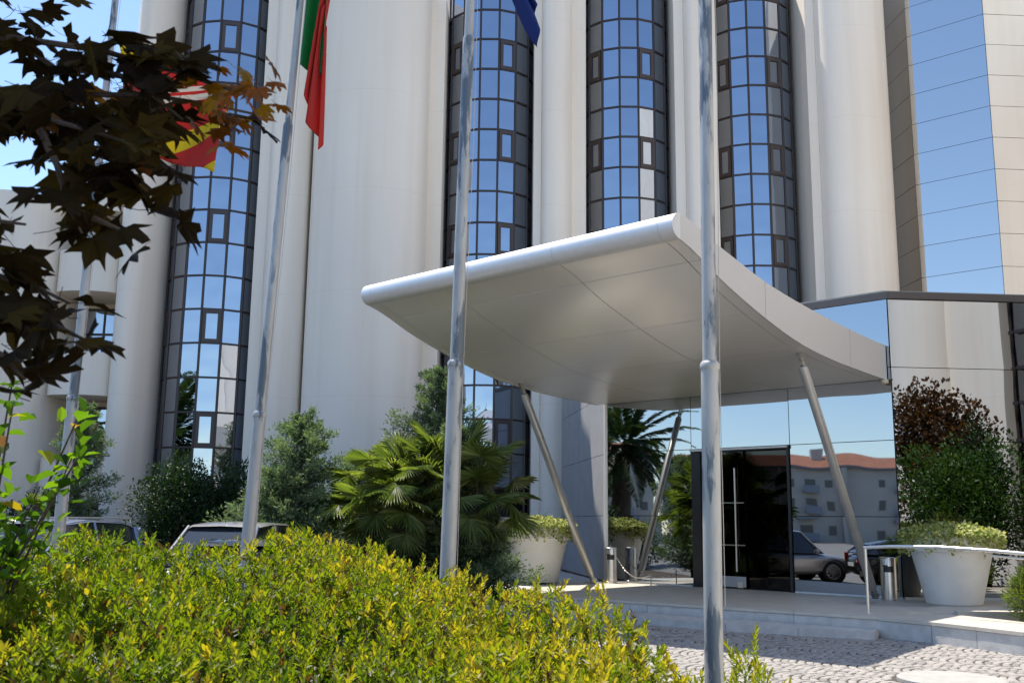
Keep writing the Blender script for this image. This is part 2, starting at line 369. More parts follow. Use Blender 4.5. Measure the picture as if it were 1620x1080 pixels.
# ---- marble platform: slabs as parts on a dark core
def line_pts(a, b, n):
    a, b = Vector(a), Vector(b); return [a + (b - a) * (i / n) for i in range(n + 1)]
FR = [(-.6, 20.3), (1.38, 18.57), (3.37, 17.05), (5.53, 15.40), (5.98, 14.73), (6.65, 13.42), (8.6, 9.9)]   # top front edge
def platform():
    root = empty('marble_platform', (5, 18, 0), 'low white marble platform with a step and kerb running in front of the glass entrance', 'platform')
    core = MB(); core.prism([(-.58, 20.34), (1.40, 18.62), (3.40, 17.10), (5.56, 15.46), (6.05, 14.80), (7.3, 15.4), (7.05, 16.35), (14, 16.6), (14, 20.0), (7.4, 19.5), (2.4, 24.1), (1.5, 30), (-.4, 30)], -.3, .262)
    core.build('platform_core', M['marble2'], root)
    # top slabs: strips parallel to the pavilion front, clipped by hand-made rows
    def slab(poly, z0, z1, nm='top_slab', mat='marble'):
        c = Vector((sum(p[0] for p in poly) / len(poly), sum(p[1] for p in poly) / len(poly), 0))
        q = [(c.x + (p[0] - c.x) * 1, c.y + (p[1] - c.y) * 1) for p in poly]
        q2 = []
        for p in q:
            d = Vector((p[0], p[1], 0)) - c; l = d.length; q2.append(c + d * ((l - .004) / l))
        m = MB(); m.prism([(p.x, p.y) for p in q2], z0, z1); m.build(nm, M[mat], root)
    # front nosing slabs along the edge (0.45 wide), then field slabs
    segs = []
    for a, b in zip(FR[:4], FR[1:4]):
        L = (Vector(b) - Vector(a)).length; segs += list(zip(line_pts((*a, 0), (*b, 0), max(1, round(L / 1.15)))[:-1], line_pts((*a, 0), (*b, 0), max(1, round(L / 1.15)))[1:]))
    for a, b in segs:
        n = Vector((-(b - a).y, (b - a).x, 0)).normalized() * .42
        slab([a, b, b + n, a + n], .262, .300)
        n2 = n.normalized()
        slab([a + n2 * .02, b + n2 * .02, b + n2 * .045, a + n2 * .045], .03, .255, 'riser_panel', 'marble2')
        d1 = (b - a)
        for r in range(5):
            q0 = n + n2 * (.93 * r); q1 = n + n2 * (.93 * (r + 1))
            if (a + q1).y > 29: continue
            if ((a + q1) - CN).dot(N2) > 1.2 and (a + q1).x > 2.6: q1 = q0 + n2 * .35
            slab([a + q0, b + q0, b + q1, a + q1], .262, .300 + random.uniform(-.001, .001))
    # right part of the terrace behind the kerb
    for i in range(6):
        x0 = 5.75 + i * 1.0; slab([(x0, 16.42), (x0 + 1.0, 16.42), (x0 + 1.0, 17.6), (x0, 17.6)], .262, .2985)
        slab([(x0 + .3, 17.6), (x0 + 1.3, 17.6), (x0 + 1.3, 19.3), (x0 + .3, 19.3)], .262, .2992)
    # kerb that turns towards the road: 0.42 wide coping and riser panels
    kp = [Vector((5.50, 15.42, 0)), Vector((5.98, 14.73, 0)), Vector((6.32, 14.08, 0)), Vector((6.65, 13.42, 0)), Vector((7.25, 12.35, 0)), Vector((7.9, 11.2, 0)), Vector((8.6, 9.9, 0))]
    kin = [Vector((6.2, 16.1, 0)), Vector((6.95, 15.9, 0)), Vector((7.25, 15.3, 0)), Vector((7.5, 14.6, 0)), Vector((8.0, 13.4, 0)), Vector((8.5, 12.1, 0)), Vector((9.2, 10.6, 0))]
    for i in range(6):
        slab([kp[i], kp[i + 1], kin[i + 1], kin[i]], .255, .303, 'kerb_coping')
        n = Vector((-(kp[i + 1] - kp[i]).y, (kp[i + 1] - kp[i]).x, 0)).normalized()
        slab([kp[i] + n * .02, kp[i + 1] + n * .02, kp[i + 1] + n * .06, kp[i] + n * .06], -.05, .249, 'riser_panel', 'marble2')
    m = MB()
    for i in range(6):
        n = Vector((-(kp[i + 1] - kp[i]).y, (kp[i + 1] - kp[i]).x, 0)).normalized() * .07
        m.prism([tuple((kp[i] + n)[:2]), tuple((kp[i + 1] + n)[:2]), tuple(kin[i + 1][:2]), tuple(kin[i][:2])], -.2, .25)
    m.build('kerb_core', M['marble2'], root)
    # lower step
    lo = [(-1.2, 19.75), (2.02, 17.08), (3.35, 16.03), (5.46, 14.98 + .37)]
    hi = [(-.6, 20.28), (1.40, 18.55), (3.38, 17.02), (5.50, 15.43)]
    lo[-1] = (5.30, 15.05)
    for (a, b), (c, d) in zip(zip(lo, lo[1:]), zip(hi, hi[1:])):
        n = 2
        A = line_pts((*a, 0), (*b, 0), n); B = line_pts((*c, 0), (*d, 0), n)
        for i in range(n): slab([A[i], A[i + 1], B[i + 1], B[i]], -.1, .125, 'step_slab', 'marble2')
platform()
# raised bed behind the kerb at the right
g = MB(); g.prism([(7.5, 14.8), (8.6, 11.8), (16, 10), (16, 16.3), (7.2, 16.25)], -.2, .12); tag(g.build('planting_bed', M['soil']), kind='structure')
g = MB(); g.prism([(7.06, 16.28), (14, 16.28), (14, 16.44), (7.06, 16.44)], .1, .335); 
o = g.build('marble_ledge', M['marble']); tag(o, 'narrow rounded marble ledge edging the planting bed by the right planter', 'ledge')
# round raised cover
m = MB(); m.lathe((4.72, 11.15, 0), [(.55, 0), (.55, .035), (.52, .05), (.50, .05)], 48)
o = m.build('concrete_cover', M['concrete'], smooth=40); tag(o, 'round flat concrete cover set in the sett paving at the bottom edge', 'cover')

# ================================================================== TOWER
ZT = 21.2
BAYS = [(-9.45, 30.0), (-.85, 31.0), (3.80, 31.5), (8.22, 32.0)]
RB = 1.432; KY = .8
def bay_vertex(cx, cy, k):            # k = -3.5 .. 3.5
    a = radians(25 * k - (12.5 if cx < -5 else 0)); x = cx + RB * sin(a)
    return Vector((max(x, cx - 1.40) if k < -3 else x, cy + KY * RB * (cos(radians(12.5)) - max(cos(a), 0)), 0))
hotel = empty('hotel_tower', (2, 33, 0), 'tall white hotel tower with rounded piers and curved blue mirror glass bays', 'building')
pane_cache = {}
def pane_mesh(w, h, mat, t=.02):
    key = (round(w, 2), round(h, 2), mat.name)
    if key not in pane_cache:
        m = MB(); m.box(-w / 2, w / 2, 0, t, -h / 2, h / 2); pane_cache[key] = m.mesh('glass_pane', mat)
    return pane_cache[key]
def window_bay(root, cx, cy, zlo, parts=True, rows=None):
    grid = MB(); z0 = 16.325 + 1.05 * 4; rest = MB()
    nr = int((z0 - zlo) / 1.05)
    vs = [bay_vertex(cx, cy, k - 3.5) for k in range(8)]
    for v in vs:
        r = (v - Vector((cx, cy + .8, 0))).normalized()
        grid.obox((v.x, v.y, (z0 + zlo) / 2), (.032, 0, 0), (0, .05, 0), (0, 0, (z0 - zlo) / 2))
    sashes = []
    frame_list = []
    for c in range(7):
        a, b = vs[c], vs[c + 1]; d = (b - a); w = d.length; dn = d.normalized(); n = Vector((dn.y, -dn.x, 0)); mid = (a + b) / 2
        ang = math.atan2(dn.y, dn.x)
        for r in range(nr + 1):
            z = z0 - r * 1.05
            grid.obox((mid.x, mid.y, z), dn * (w / 2 - .034), (0, 0, .028), n * .045)
        for r in range(nr):
            zc = z0 - 1.05 * (r + .5)
            op = (c in (4, 1)) and (r % 3 == 0)
            frame_list.append((c, r, mid, dn, n, w, ang, zc, op))
    g = grid.build('window_bay', M['mullion'], root)
    for c, r, mid, dn, n, w, ang, zc, op in frame_list:
        if op:
            s = MB(); W2 = w / 2 - .036; H2 = .495
            for sx in (-1, 1): s.obox(mid + dn * sx * (W2 - .05) + n * .02 + Vector((0, 0, zc)), dn * .05, n * .035, (0, 0, H2))
            for sz in (-1, 1): s.obox(mid + n * .02 + Vector((0, 0, zc + sz * (H2 - .05))), dn * (W2 - .1), n * .035, (0, 0, .05))
            s.build('sash_frame', M['sash'], g)
            pw, ph = w - .072 - .2, .79
        else: pw, ph = w - .066, .992
        loc = mid + n * .012 + Vector((0, 0, zc)) - worldloc(g)
        if c in (0, 6) or not parts:
            rest.obox(mid + Vector((0, 0, zc)), dn * pw / 2, n * .01, (0, 0, ph / 2))
        else:
            link('glass_pane', pane_mesh(pw, ph, M['mirror']), g, loc, (random.gauss(0, .0035), 0, ang + random.gauss(0, .004)))
    if rest.v:
        o = rest.build('edge_panes', M['mirror'], g); o['kind'] = 'stuff'
    # dark closing wall behind the glass
    m = MB(); m.prism([(vs[0].x, cy + 1.5), (vs[0].x, vs[0].y + .06), (cx - .9, cy + .5), (cx, cy + .2), (cx + .9, cy + .5), (vs[7].x, vs[7].y + .06), (vs[7].x, cy + 1.5)], zlo, z0)
    m.build('bay_core', M['dark'], g)
for (cx, cy), zl in zip(BAYS, (.8, 1.8, 2.8, 6.0)): window_bay(hotel, cx, cy, zl)

def arc(a, b, bulge, n=22, p=2.0):
    """plan curve from a to b bulging towards -y"""
    out = []
    for i in range(n + 1):
        t = pi * i / n; s = (1 - cos(t)) / 2
        out.append((a[0] + (b[0] - a[0]) * s, a[1] + (b[1] - a[1]) * s - bulge * sin(t) ** (2 / p)))
    return out
def pier(name, pts, z0=0., z1=ZT, mat='wall', back=33.6):
    poly = pts + [(pts[-1][0], back), (pts[0][0], back)]
    m = MB(); m.prism(poly, z0, z1); return m.build(name, M[mat], hotel, smooth=28)
pier('rounded_pier', arc((-12.25, 31.6), (-10.86, 31.4), 2.3, p=2.4))
pier('rounded_pier', [(-8.03, 31.3), (-7.97, 29.95), (-7.62, 29.85)] + arc((-7.60, 29.87), (-6.42, 30.15), .38)[1:] + [(-6.40, 31.0)])
pier('rounded_pier', [(-6.38, 31.0)] + arc((-6.34, 30.35), (-2.76, 30.2), 1.35, p=2.5, n=34) + [(-2.74, 30.62), (-2.30, 30.62), (-2.28, 32.3)], z1=18.6)
pier('rounded_pier', [(.60, 32.3), (.62, 30.72), (.86, 30.66)] + arc((.875, 30.68), (1.86, 30.9), .42) + [(1.88, 31.02), (2.33, 31.06), (2.36, 32.8)])
pier('rounded_pier', [(5.24, 32.8), (5.28, 31.25), (5.58, 31.2)] + arc((5.60, 31.22), (6.42, 31.4), .4) + [(6.44, 31.5), (6.74, 31.55), (6.77, 33.3)])
pier('rounded_pier', [(9.66, 33.3), (9.72, 31.35), (10.0, 31.3)] + arc((10.02, 31.32), (12.45, 31.7), 1.0, p=2.3, n=30) + [(12.1, 33.6)], back=36)
m = MB(); m.prism([(-12.2, 33.5), (13, 33.5), (13, 36), (-12.2, 36)], 0, ZT + .2); m.build('tower_core', M['wall'], hotel)
# bases under the shorter bays
m = MB(); pass
for b_ in ((6.78, 9.65, 32.2, 33.4, 0, 6.0), (2.37, 5.23, 31.7, 32.9, 0, 2.8), (-2.27, .59, 31.3, 32.4, 0, 1.8), (-10.85, -8.04, 30.4, 31.5, 0, .8)):
    m = MB(); m.box(*b_); m.build('bay_base', M['cladding'], hotel)

# octagonal glass tower on the right: large panes, hairline joints
def octagon():
    root = empty('glass_stair_tower', (16, 33, 0), 'octagonal all glass tower with wide blue mirror panes right of the white piers', 'building')
    V = [Vector(p + (0,)) for p in [(13.05, 34.6), (13.27, 31.73), (15.12, 30.10), (17.6, 30.25), (19.3, 31.9), (19.4, 34.4)]]
    m = MB(); ins = [(v.x + (16.2 - v.x) * .03, v.y + (33 - v.y) * .03) for v in V]; m.prism(ins, 0, 21.0); m.build('tower_core', M['dark'], root)
    zl = [11.705 + 1.05 * k for k in range(-6, 9)]
    for i in range(4):
        a, b = V[i], V[i + 1]; d = (b - a).normalized(); w = (b - a).length; n = Vector((d.y, -d.x, 0)); ang = math.atan2(d.y, d.x)
        for z in zl:
            link('glass_pane', pane_mesh(w - .022, 1.036, M['mirror_o'], .03), root, (a + b) / 2 + Vector((0, 0, z + .525)) - root.location, (random.gauss(0, .0012), 0, ang + random.gauss(0, .0012)))
octagon()

# left wing with curved balconies and a big round pier
def wing():
    root = empty('balcony_wing', (-14, 32, 0), 'lower white wing with curved balcony parapets left of the tower', 'building')
    m = MB(); m.prism(arc((-17.6, 31), (-13.9, 30.6), 2.0, n=30, p=2.3) + [(-13.9, 34), (-17.6, 34)], 0, 11.25); m.build('rounded_pier', M['wall'], root, smooth=28)
    for z0, z1 in ((8.35, 9.65), (5.2, 6.5), (2.0, 3.35), (10.9, 11.6)):
        out = arc((-13.88, 29.9), (-12.05, 29.9), .38, n=14); inn = [(x, y + .16) for x, y in out][::-1]
        m = MB(); m.prism(out + inn, z0, z1); m.build('balcony_parapet', M['wall'], root, smooth=28)
        m = MB(); m.prism([(x, y + .165) for x, y in out] + [(-12.05, 32.6), (-13.88, 32.6)], z0, z0 + .22); m.build('balcony_slab', M['wall'], root, smooth=28)
    m = MB(); m.box(-13.9, -12.1, 32.6, 33.6, 0, 11.3); m.build('wing_wall', M['wall'], root)
    m = MB(); m.box(-13.88, -12.25, 32.2, 34, 11.6, 12.1); m.box(-30, -17.6, 31, 34, 0, 10.8); m.build('wing_wall', M['wall'], root)
    for z in (9.3, 6.15, 3.0, -.1):
        f = MB(); 
        for x in (-13.82, -12.98, -12.14): f.box(x - .03, x + .03, 31.40, 31.46, z + .3, z + 2.0)
        for zz in (z + .3, z + 1.2, z + 2.0): f.box(-13.79, -12.17, 31.405, 31.455, zz - .03, zz + .03)
        g = f.build('balcony_window', M['mullion'], root)
        for x in (-13.4, -12.56):
            for zz, h in ((z + .75, .82), (z + 1.6, .72)):
                link('glass_pane', pane_mesh(.76, h, M['mirror']), g, Vector((x, 31.42, zz)) - worldloc(g), (random.gauss(0, .003), 0, random.gauss(0, .004)))
        m = MB(); m.box(-13.88, -12.06, 31.5, 32.5, z + 2.06, z + 2.45); m.build('lintel', M['wall'], root)
        m = MB(); m.box(-13.88, -12.06, 31.47, 32.5, z + .2, z + 2.05); m.build('room_void', M['dark'], root)
wing()

# right wing: closes the forecourt, mainly seen in the mirror glass
def right_wing():
    root = empty('forecourt_wing', (17, 14, 0), 'white wing with a rounded glass bay seen mirrored in the entrance glass', 'building')
    d = Vector((.42, .91, 0)).normalized(); n = Vector((-d.y, d.x, 0)); O = Vector((14.5, 12, 0))
    P = lambda s, t, : O + d * s - n * t       # t>0 is behind the face
    m = MB(); H = 23
    def blk(s0, s1, t0, t1, z0, z1, nm='wing_wall', mat='wall'):
        q = [P(s0, t1), P(s1, t1), P(s1, t0), P(s0, t0)]; mm = MB(); mm.prism([(p.x, p.y) for p in q], z0, z1); return mm.build(nm, M[mat], root)
    blk(-16, .35, 0, 6, 0, 12); blk(3.1, 9.5, 0, 6, 0, H); blk(9.5, 14.2, 0, 6, 0, 36); blk(14.2, 17, 0, 6, 0, H); blk(.35, 3.1, .8, 6, 0, 14)
    # semi round shelf above a niche
    c = P(-2.2, -.0); mm = MB(); mm.prism([(c.x + d.x * .9 * cos(t) + n.x * .7 * sin(t), c.y + d.y * .9 * cos(t) + n.y * .7 * sin(t)) for t in [pi * i / 16 for i in range(17)]], 4.9, 12); mm.build('rounded_niche', M['wall'], root, smooth=28)
    for z in range(1, 13):
        for i in range(3):
            s = .8 + i * .92; p = P(s, .35 if i != 1 else .1)
            link('glass_pane', pane_mesh(.82, .95, M['mirror']), root, Vector((p.x, p.y, z + .5)) - root.location, (0, 0, math.atan2(-d.y, -d.x) + (i - 1) * -.35))
    mm = MB()
    for i in range(4):
        p = P(.36 + i * .915, .3 if i in (1, 2) else .5); mm.obox((p.x, p.y, 7), d * .05, n * .07, (0, 0, 7))
    for z in range(1, 14):
        p = P(1.73, .3); mm.obox((p.x, p.y, z), d * 1.3, n * .06, (0, 0, .045))
    mm.build('window_frame', M['mullion'], root)
right_wing()

# ================================================================== GLASS PAVILION
def pavilion():
    root = empty('glass_pavilion', (8, 22, 0), 'single storey entrance pavilion clad in black jointed mirror glass with dark flat cornice', 'building')
    LE = CN - U2 * 6.95; RE = CN + RF * 7.2
    zs = [.30, 1.82, 3.28, 4.70, 6.06]
    def panes(a, d, cuts, n, skip=()):
        for i, (s0, s1) in enumerate(zip(cuts, cuts[1:])):
            for j, (z0, z1) in enumerate(zip(zs, zs[1:])):
                if (i, j) in skip: continue
                p = a + d * ((s0 + s1) / 2); ang = math.atan2(d.y, d.x)
                link('glass_pane', pane_mesh(s1 - s0 - .014, z1 - z0 - .014, M['mirror_p'], .02), root, Vector((p.x, p.y, (z0 + z1) / 2)) - root.location,
                     (random.gauss(0, .0016), 0, ang + random.gauss(0, .0016)))
    panes(CN, U2, [-6.95, -4.60, -2.20, 0], N2, skip=((1, 0), (1, 1)))
    panes(CN, RF, [0.01, 2.55, 5.1, 7.2], RFN)
    # dark backing structure with the door recess left open
    b = MB()
    def wl(a, c, z0, z1, t=.12):
        d = (c - a).normalized(); n = Vector((-d.y, d.x, 0)); q = [a + n * .03, c + n * .03, c + n * (.03 + t), a + n * (.03 + t)]
        b.prism([(p.x, p.y) for p in q], z0, z1)
    wl(CN - U2 * 6.95, CN - U2 * 4.60, .26, 6.06); wl(CN - U2 * 2.20, CN - U2 * .02, .26, 6.06); wl(CN - U2 * 4.6, CN - U2 * 2.2, 3.28, 6.06); wl(CN + RF * .03, RE, .26, 6.06)
    b.build('backing_wall', M['dark'], root)
    # side wall of grey stone panels running back to the tower
    a = LE; c = Vector((1.55, 30.6, 0)); d = (c - a).normalized(); n = Vector((-d.y, d.x, 0)); L = (c - a).length; cuts = [0.25, 1.9, 3.6, 5.2, L]
    for s0, s1 in zip(cuts, cuts[1:]):
        for z0, z1 in zip([.30, 1.82, 3.28, 4.70], [1.82, 3.28, 4.70, 6.06]):
            p = a + d * (s0 + s1) / 2; mm = MB(); mm.obox((p.x, p.y, (z0 + z1) / 2), d * ((s1 - s0) / 2 - .006), n * .03, (0, 0, (z1 - z0) / 2 - .006)); mm.build('stone_panel', M['cladding'], root)
    mm = MB(); p = a + d * .12; mm.obox((p.x, p.y, 3.18), d * .11, n * .05, (0, 0, 2.87)); mm.build('corner_profile', M['alu'], root)
    mm = MB(); p = a + d * L / 2; mm.prism([tuple((a + d * .2 - n * .04)[:2]), tuple((c - n * .04)[:2]), tuple((c - n * .3)[:2]), tuple((a + d * .2 - n * .3)[:2])], .26, 6.06); mm.build('backing_wall', M['dark'], root)
    # cornice and roof
    o = .06; pl = [LE - U2 * .06 - N2 * o, CN - N2 * o - U2 * .0 + RF * .02, CN - RFN * o + RF * .03, RE - RFN * o, Vector((RE.x, 31, 0)), Vector((1.6, 30.9, 0))]
    mm = MB(); mm.prism([(p.x, p.y) for p in pl], 6.063, 6.20); mm.build('cornice', M['cornice'], root)
    mm = MB(); p2 = [Vector((4, 26, 0)) + (p - Vector((4, 26, 0))) * .985 for p in pl]; mm.prism([(p.x, p.y) for p in p2], 6.203, 6.24); mm.build('roof_sheet', M['concrete'], root)
    # sill strip
    mm = MB()
    for q0, q1 in ((-6.95, -4.62), (-2.18, 0)):
        a2 = CN + U2 * q0; c2 = CN + U2 * q1; mm.prism([tuple((a2 - N2 * .035)[:2]), tuple((c2 - N2 * .035)[:2]), tuple((c2 + N2 * .028)[:2]), tuple((a2 + N2 * .028)[:2])], .262, .330)
    mm.prism([tuple((CN - RFN * .035 + RF * .03)[:2]), tuple((RE - RFN * .035)[:2]), tuple((RE - RFN * .002)[:2]), tuple((CN - RFN * .002 + RF * .03)[:2])], .262, .335)
    mm.build('base_sill', M['alu'], root)
    # entrance doors
    dr = MB(); q = lambda U, out, z: CN + U2 * U - N2 * out + Vector((0, 0, z))
    def bar(mb, U0, U1, z0, z1, out, t=.03): mb.obox(q((U0 + U1) / 2, out, (z0 + z1) / 2), U2 * ((U1 - U0) / 2), N2 * t, (0, 0, (z1 - z0) / 2))
    bar(dr, -4.585, -4.36, .302, 3.20, -.02, .06); bar(dr, -2.27, -2.215, .302, 3.20, -.02, .06); bar(dr, -4.59, -2.21, 3.203, 3.275, -.02, .08)
    fr = dr.build('door_frame', M['black'], root)
    lb = MB(); bar(lb, -4.58, -2.22, 3.225, 3.265, .085, .02); lb.build('lintel_strip', M['alu'], root)
    for U0, U1, out in ((-4.35, -3.32, -.05), (-3.31, -2.28, -.11)):
        d1 = MB(); bar(d1, U0, U1, .315, 3.195, out, .008); dd = d1.build('door_leaf', M['doorglass'], root)
        if U1 < -3:
            h = MB(); h.tube([q(-3.52, -.0, .66), q(-3.52, .0, 2.84)], .022, 10)
            for z in (.9, 2.6): h.tube([q(-3.52, -.045, z), q(-3.52, 0, z)], .012, 8)
            h.build('pull_bar', M['steel'], dd)
            h = MB()
            for z in (2.10, 1.21): bar(h, -4.34, -3.33, z - .012, z + .012, -.035, .006)
            h.build('glazing_bar', M['steel'], dd)
            h = MB(); bar(h, -4.2, -3.33, .34, .56, -.035, .005); h.build('kick_plate', M['cladding'], dd)
            h = MB(); bar(h, -3.52, -3.40, .33, .45, -.03, .02); h.build('lock_box', M['cream'], dd)
    # dark lobby behind the doors
    v = MB(); pts = [q(-4.7, -.2, 0), q(-2.1, -.2, 0), q(-1.8, -4.0, 0), q(-5.0, -4.0, 0)]
    def lw(a, b): v.add([(a.x, a.y, .25), (b.x, b.y, .25), (b.x, b.y, 3.3), (a.x, a.y, 3.3)], [(0, 1, 2, 3)])
    lw(pts[1], pts[2]); lw(pts[2], pts[3]); lw(pts[3], pts[0])
    v.add([(p.x, p.y, 3.29) for p in pts], [(0, 1, 2, 3)]); v.build('lobby_wall', pbr('brown_lobby', (.10, .07, .055), .6, var=.3, vscale=1.5), root)
    v = MB(); v.add([(p.x, p.y, .304) for p in pts], [(0, 1, 2, 3)]); v.build('lobby_floor', pbr('dark_lobby_floor', (.08, .07, .06), .25), root)
pavilion()

# ================================================================== CANOPY
BOT = [(0, 4.46), (1.2, 4.50), (2.4, 4.56), (3.6, 4.69), (4.8, 4.95), (6.0, 5.30), (7.22, 5.73)]
TOP = [(0, 5.12), (1.6, 5.20), (3.18, 5.33), (4.7, 5.52), (6.15, 5.83), (7.22, 6.10)]
def interp(T, L):
    xs = [t[0] for t in T]; 
    for i in range(len(T) - 1):
        if L <= T[i + 1][0] or i == len(T) - 2:
            # catmull-rom for a smooth sweep
            p0 = T[max(i - 1, 0)][1]; p1 = T[i][1]; p2 = T[i + 1][1]; p3 = T[min(i + 2, len(T) - 1)][1]; t = (L - T[i][0]) / (T[i + 1][0] - T[i][0])
            return .5 * (2 * p1 + (p2 - p0) * t + (2 * p0 - 5 * p1 + 4 * p2 - p3) * t * t + (3 * p1 - p0 - 3 * p2 + p3) * t ** 3)
WC = 7.10
def canopy():
    root = empty('entrance_canopy', cp(3.5, -3.5, 4.4), 'swooping silver metal canopy with rounded front edge over the hotel entrance', 'canopy')
    Ls = [0.03, 1.7, 3.35, 5.0, 6.6, 7.2]; Us = [-WC, -6.86, -5.0, -2.3, -.24, 0]
    def sheet(mb, L0, L1, U0, U1, fn, th, n=6):
        for i in range(n):
            a = L0 + (L1 - L0) * i / n; b = L0 + (L1 - L0) * (i + 1) / n
        ls = [L0 + (L1 - L0) * i / n for i in range(n + 1)]
        vs = []
        for L in ls:
            z = fn(L); vs += [cp(L, U0, z), cp(L, U1, z), cp(L, U1, z + th), cp(L, U0, z + th)]
        fs = [(0, 3, 2, 1), tuple(4 * n + k for k in (0, 1, 2, 3))]
        for i in range(n):
            for k in range(4): a = 4 * i + k; b = 4 * i + (k + 1) % 4; fs.append((a, b, b + 4, a + 4))
        mb.add(vs, fs)
    zb = lambda L: interp(BOT, L); ztp = lambda L: interp(TOP, L)
    for L0, L1 in zip(Ls, Ls[1:]):
        for U0, U1 in zip(Us, Us[1:]):
            m = MB(); sheet(m, L0 + .007, L1 - .009, U0 + .009, U1 - .009, zb, .015); o = m.build('soffit_panel', M['soffit'], root, smooth=20)
    m = MB(); sheet(m, .04, 7.2, -WC + .05, -.05, lambda L: zb(L) + .03, .02, 24); m.build('inner_deck', M['dark'], root)
    for (U0, U1) in ((-WC + .02, -5.0), (-5.0, -2.3), (-2.3, -.02)):
        m = MB(); sheet(m, .04, 7.2, U0, U1, lambda L: ztp(L) - .02, .02, 24); m.build('roof_sheet', M['fascia'], root, smooth=20)
    # side fascias, three panels each side, 8 mm proud
    for U0, U1 in ((-.006, .02), (-WC - .02, -WC + .006)):
        for L0, L1 in ((0.03, 1.62), (1.63, 4.74), (4.75, 7.20)):
            n = 10; vs = []; ls = [L0 + (L1 - L0) * i / n for i in range(n + 1)]
            for L in ls: vs += [cp(L, U0, zb(L) - .012), cp(L, U1, zb(L) - .012), cp(L, U1, ztp(L) + .012), cp(L, U0, ztp(L) + .012)]
            fs = [(0, 3, 2, 1), tuple(4 * n + k for k in (0, 1, 2, 3))]
            for i in range(n):
                for k in range(4): a = 4 * i + k; b = 4 * i + (k + 1) % 4; fs.append((a, b, b + 4, a + 4))
            m = MB(); m.add(vs, fs); m.build('side_fascia', M['fascia'], root, smooth=20)
    # rounded front edge in sections
    zc = (5.73 + 6.10) / 2; ra = (6.11 - 5.715) / 2
    for U0, U1 in zip([-WC - .02, -6.86, -5.0, -2.3, -.24], [-6.864, -5.004, -2.304, -.244, .02]):
        m = MB(); vs = []; n = 20
        for U in (U0, U1):
            for i in range(n + 1):
                t = -pi / 2 + pi * i / n; vs.append(cp(7.2 + ra * 1.05 * cos(t), U, zc + ra * sin(t)))
        k = n + 1
        m.add(vs, [(i, i + 1, k + i + 1, k + i) for i in range(n)] + [tuple(range(k))[::-1], tuple(range(k, 2 * k)), (0, k, 2 * k - 1, n)])
        m.build('edge_tube', M['alu'], root, smooth=40)
    # two raking steel struts
    for sd_, (Lf, Uf), (Lt, Ut) in ((1, (.52, -.22), (3.08, -.28)), (0, (.85, -6.62), (3.15, -6.84))):
        f = cp(Lf, Uf, .30); t = cp(Lt, Ut, zb(Lt)); ax = (t - f).normalized(); nn = ax.cross(Vector((0, 0, 1))).normalized()
        m = MB(); m.tube([f + ax * .20, f + ax * .26, t - ax * .30, t - ax * .26], [.05, .083, .083, .06], 20); s = m.build('strut', M['strut'], root, smooth=35)
        m = MB(); m.obox((f.x, f.y, .309), U2 * .15, N2 * .15, (0, 0, .009))
        for i, j in ((-1, -1), (1, -1), (1, 1), (-1, 1)): m.tube([f + U2 * .11 * i + N2 * .11 * j + Vector((0, 0, .018)), f + U2 * .11 * i + N2 * .11 * j + Vector((0, 0, .045))], .014, 6)
        m.build('base_plate', M['strut'], s)
        m = MB()
        for q in (-1, 1): m.add([f + nn * .035 * q - ax.cross(nn) * .11 + Vector((0, 0, .02)), f + nn * .035 * q + ax.cross(nn) * .11 + Vector((0, 0, .02)), f + nn * .035 * q + ax * .22, ], [(0, 1, 2)]); m.obox(f + nn * .035 * q + ax * .1, ax * .11, ax.cross(nn) * .04, nn * .008)
        m.tube([f + ax * .13 - nn * .06, f + ax * .13 + nn * .06], .016, 8); m.build('foot_clevis', M['strut'], s)
        m = MB()
        for q in (-1, 1): m.obox(t - ax * .15 + nn * .03 * q, ax * .14, ax.cross(nn) * .032, nn * .007)
        m.tube([t - ax * .16 - nn * .055, t - ax * .16 + nn * .055], .014, 8); m.build('head_clevis', M['strut'], s)
canopy()
# security camera at the canopy end
m = MB(); c = cp(.12, .0, 4.36); m.lathe(c, [(.04, 0), (.075, .015), (.075, .085), (.05, .09)], 18)
r_ = empty('security_camera', c, 'small cream dome sensor fixed under the right end of the canopy', 'camera')
m.build('housing', M['cream'], r_, smooth=40); m = MB(); m.tube([c + Vector((.07, -.02, .07)), c + Vector((.16, .02, .09))], .02, 8); m.build('bracket', M['black'], r_)
# ================================================================== FLAGPOLES AND FLAGS
def flagpole(x, y, lean, r, zstep, label, loc_top=7.6):
    root = empty('flagpole', (x, y, 0), label, 'flagpole', 'row of galvanised flagpoles in the hedge')
    P = lambda z: Vector((x + lean * z, y, z))
    m = MB(); m.tube([P(0), P(zstep - .035), P(zstep), P(zstep + .02)], [r, r, r * .97, r * .86], 24); m.build('lower_section', M['pole'], root, smooth=35)
    m = MB(); m.tube([P(zstep + .012), P(zstep + 2.72), P(zstep + 2.75)], [r * .80, r * .80, r * .7], 24); m.build('middle_section', M['pole'], root, smooth=35)
    m = MB(); m.tube([P(zstep + 2.74), P(loc_top), P(loc_top + .05)], [r * .64, r * .60, r * .3], 24); m.build('upper_section', M['pole'], root, smooth=35)
    m = MB(); m.lathe(P(zstep - .03), [(r * 1.0, -.012), (r * 1.09, 0), (r * 1.09, .03), (r * .9, .045)], 24); m.build('joint_collar', M['pole'], root, smooth=40)
    m = MB()
    pts = [P(z) + Vector((r * 1.12 + .006 * sin(z * 1.7), -.02, 0)) for z in np.linspace(1.1, loc_top - .1, 14)]
    m.tube(pts, .0026, 5)
    m.build('halyard', M['rope'], root)
    return root
flagpole(1.292, 6.6, .0095, .060, 2.66, 'galvanised flagpole in front of the right side of the canopy, nearest of the row')
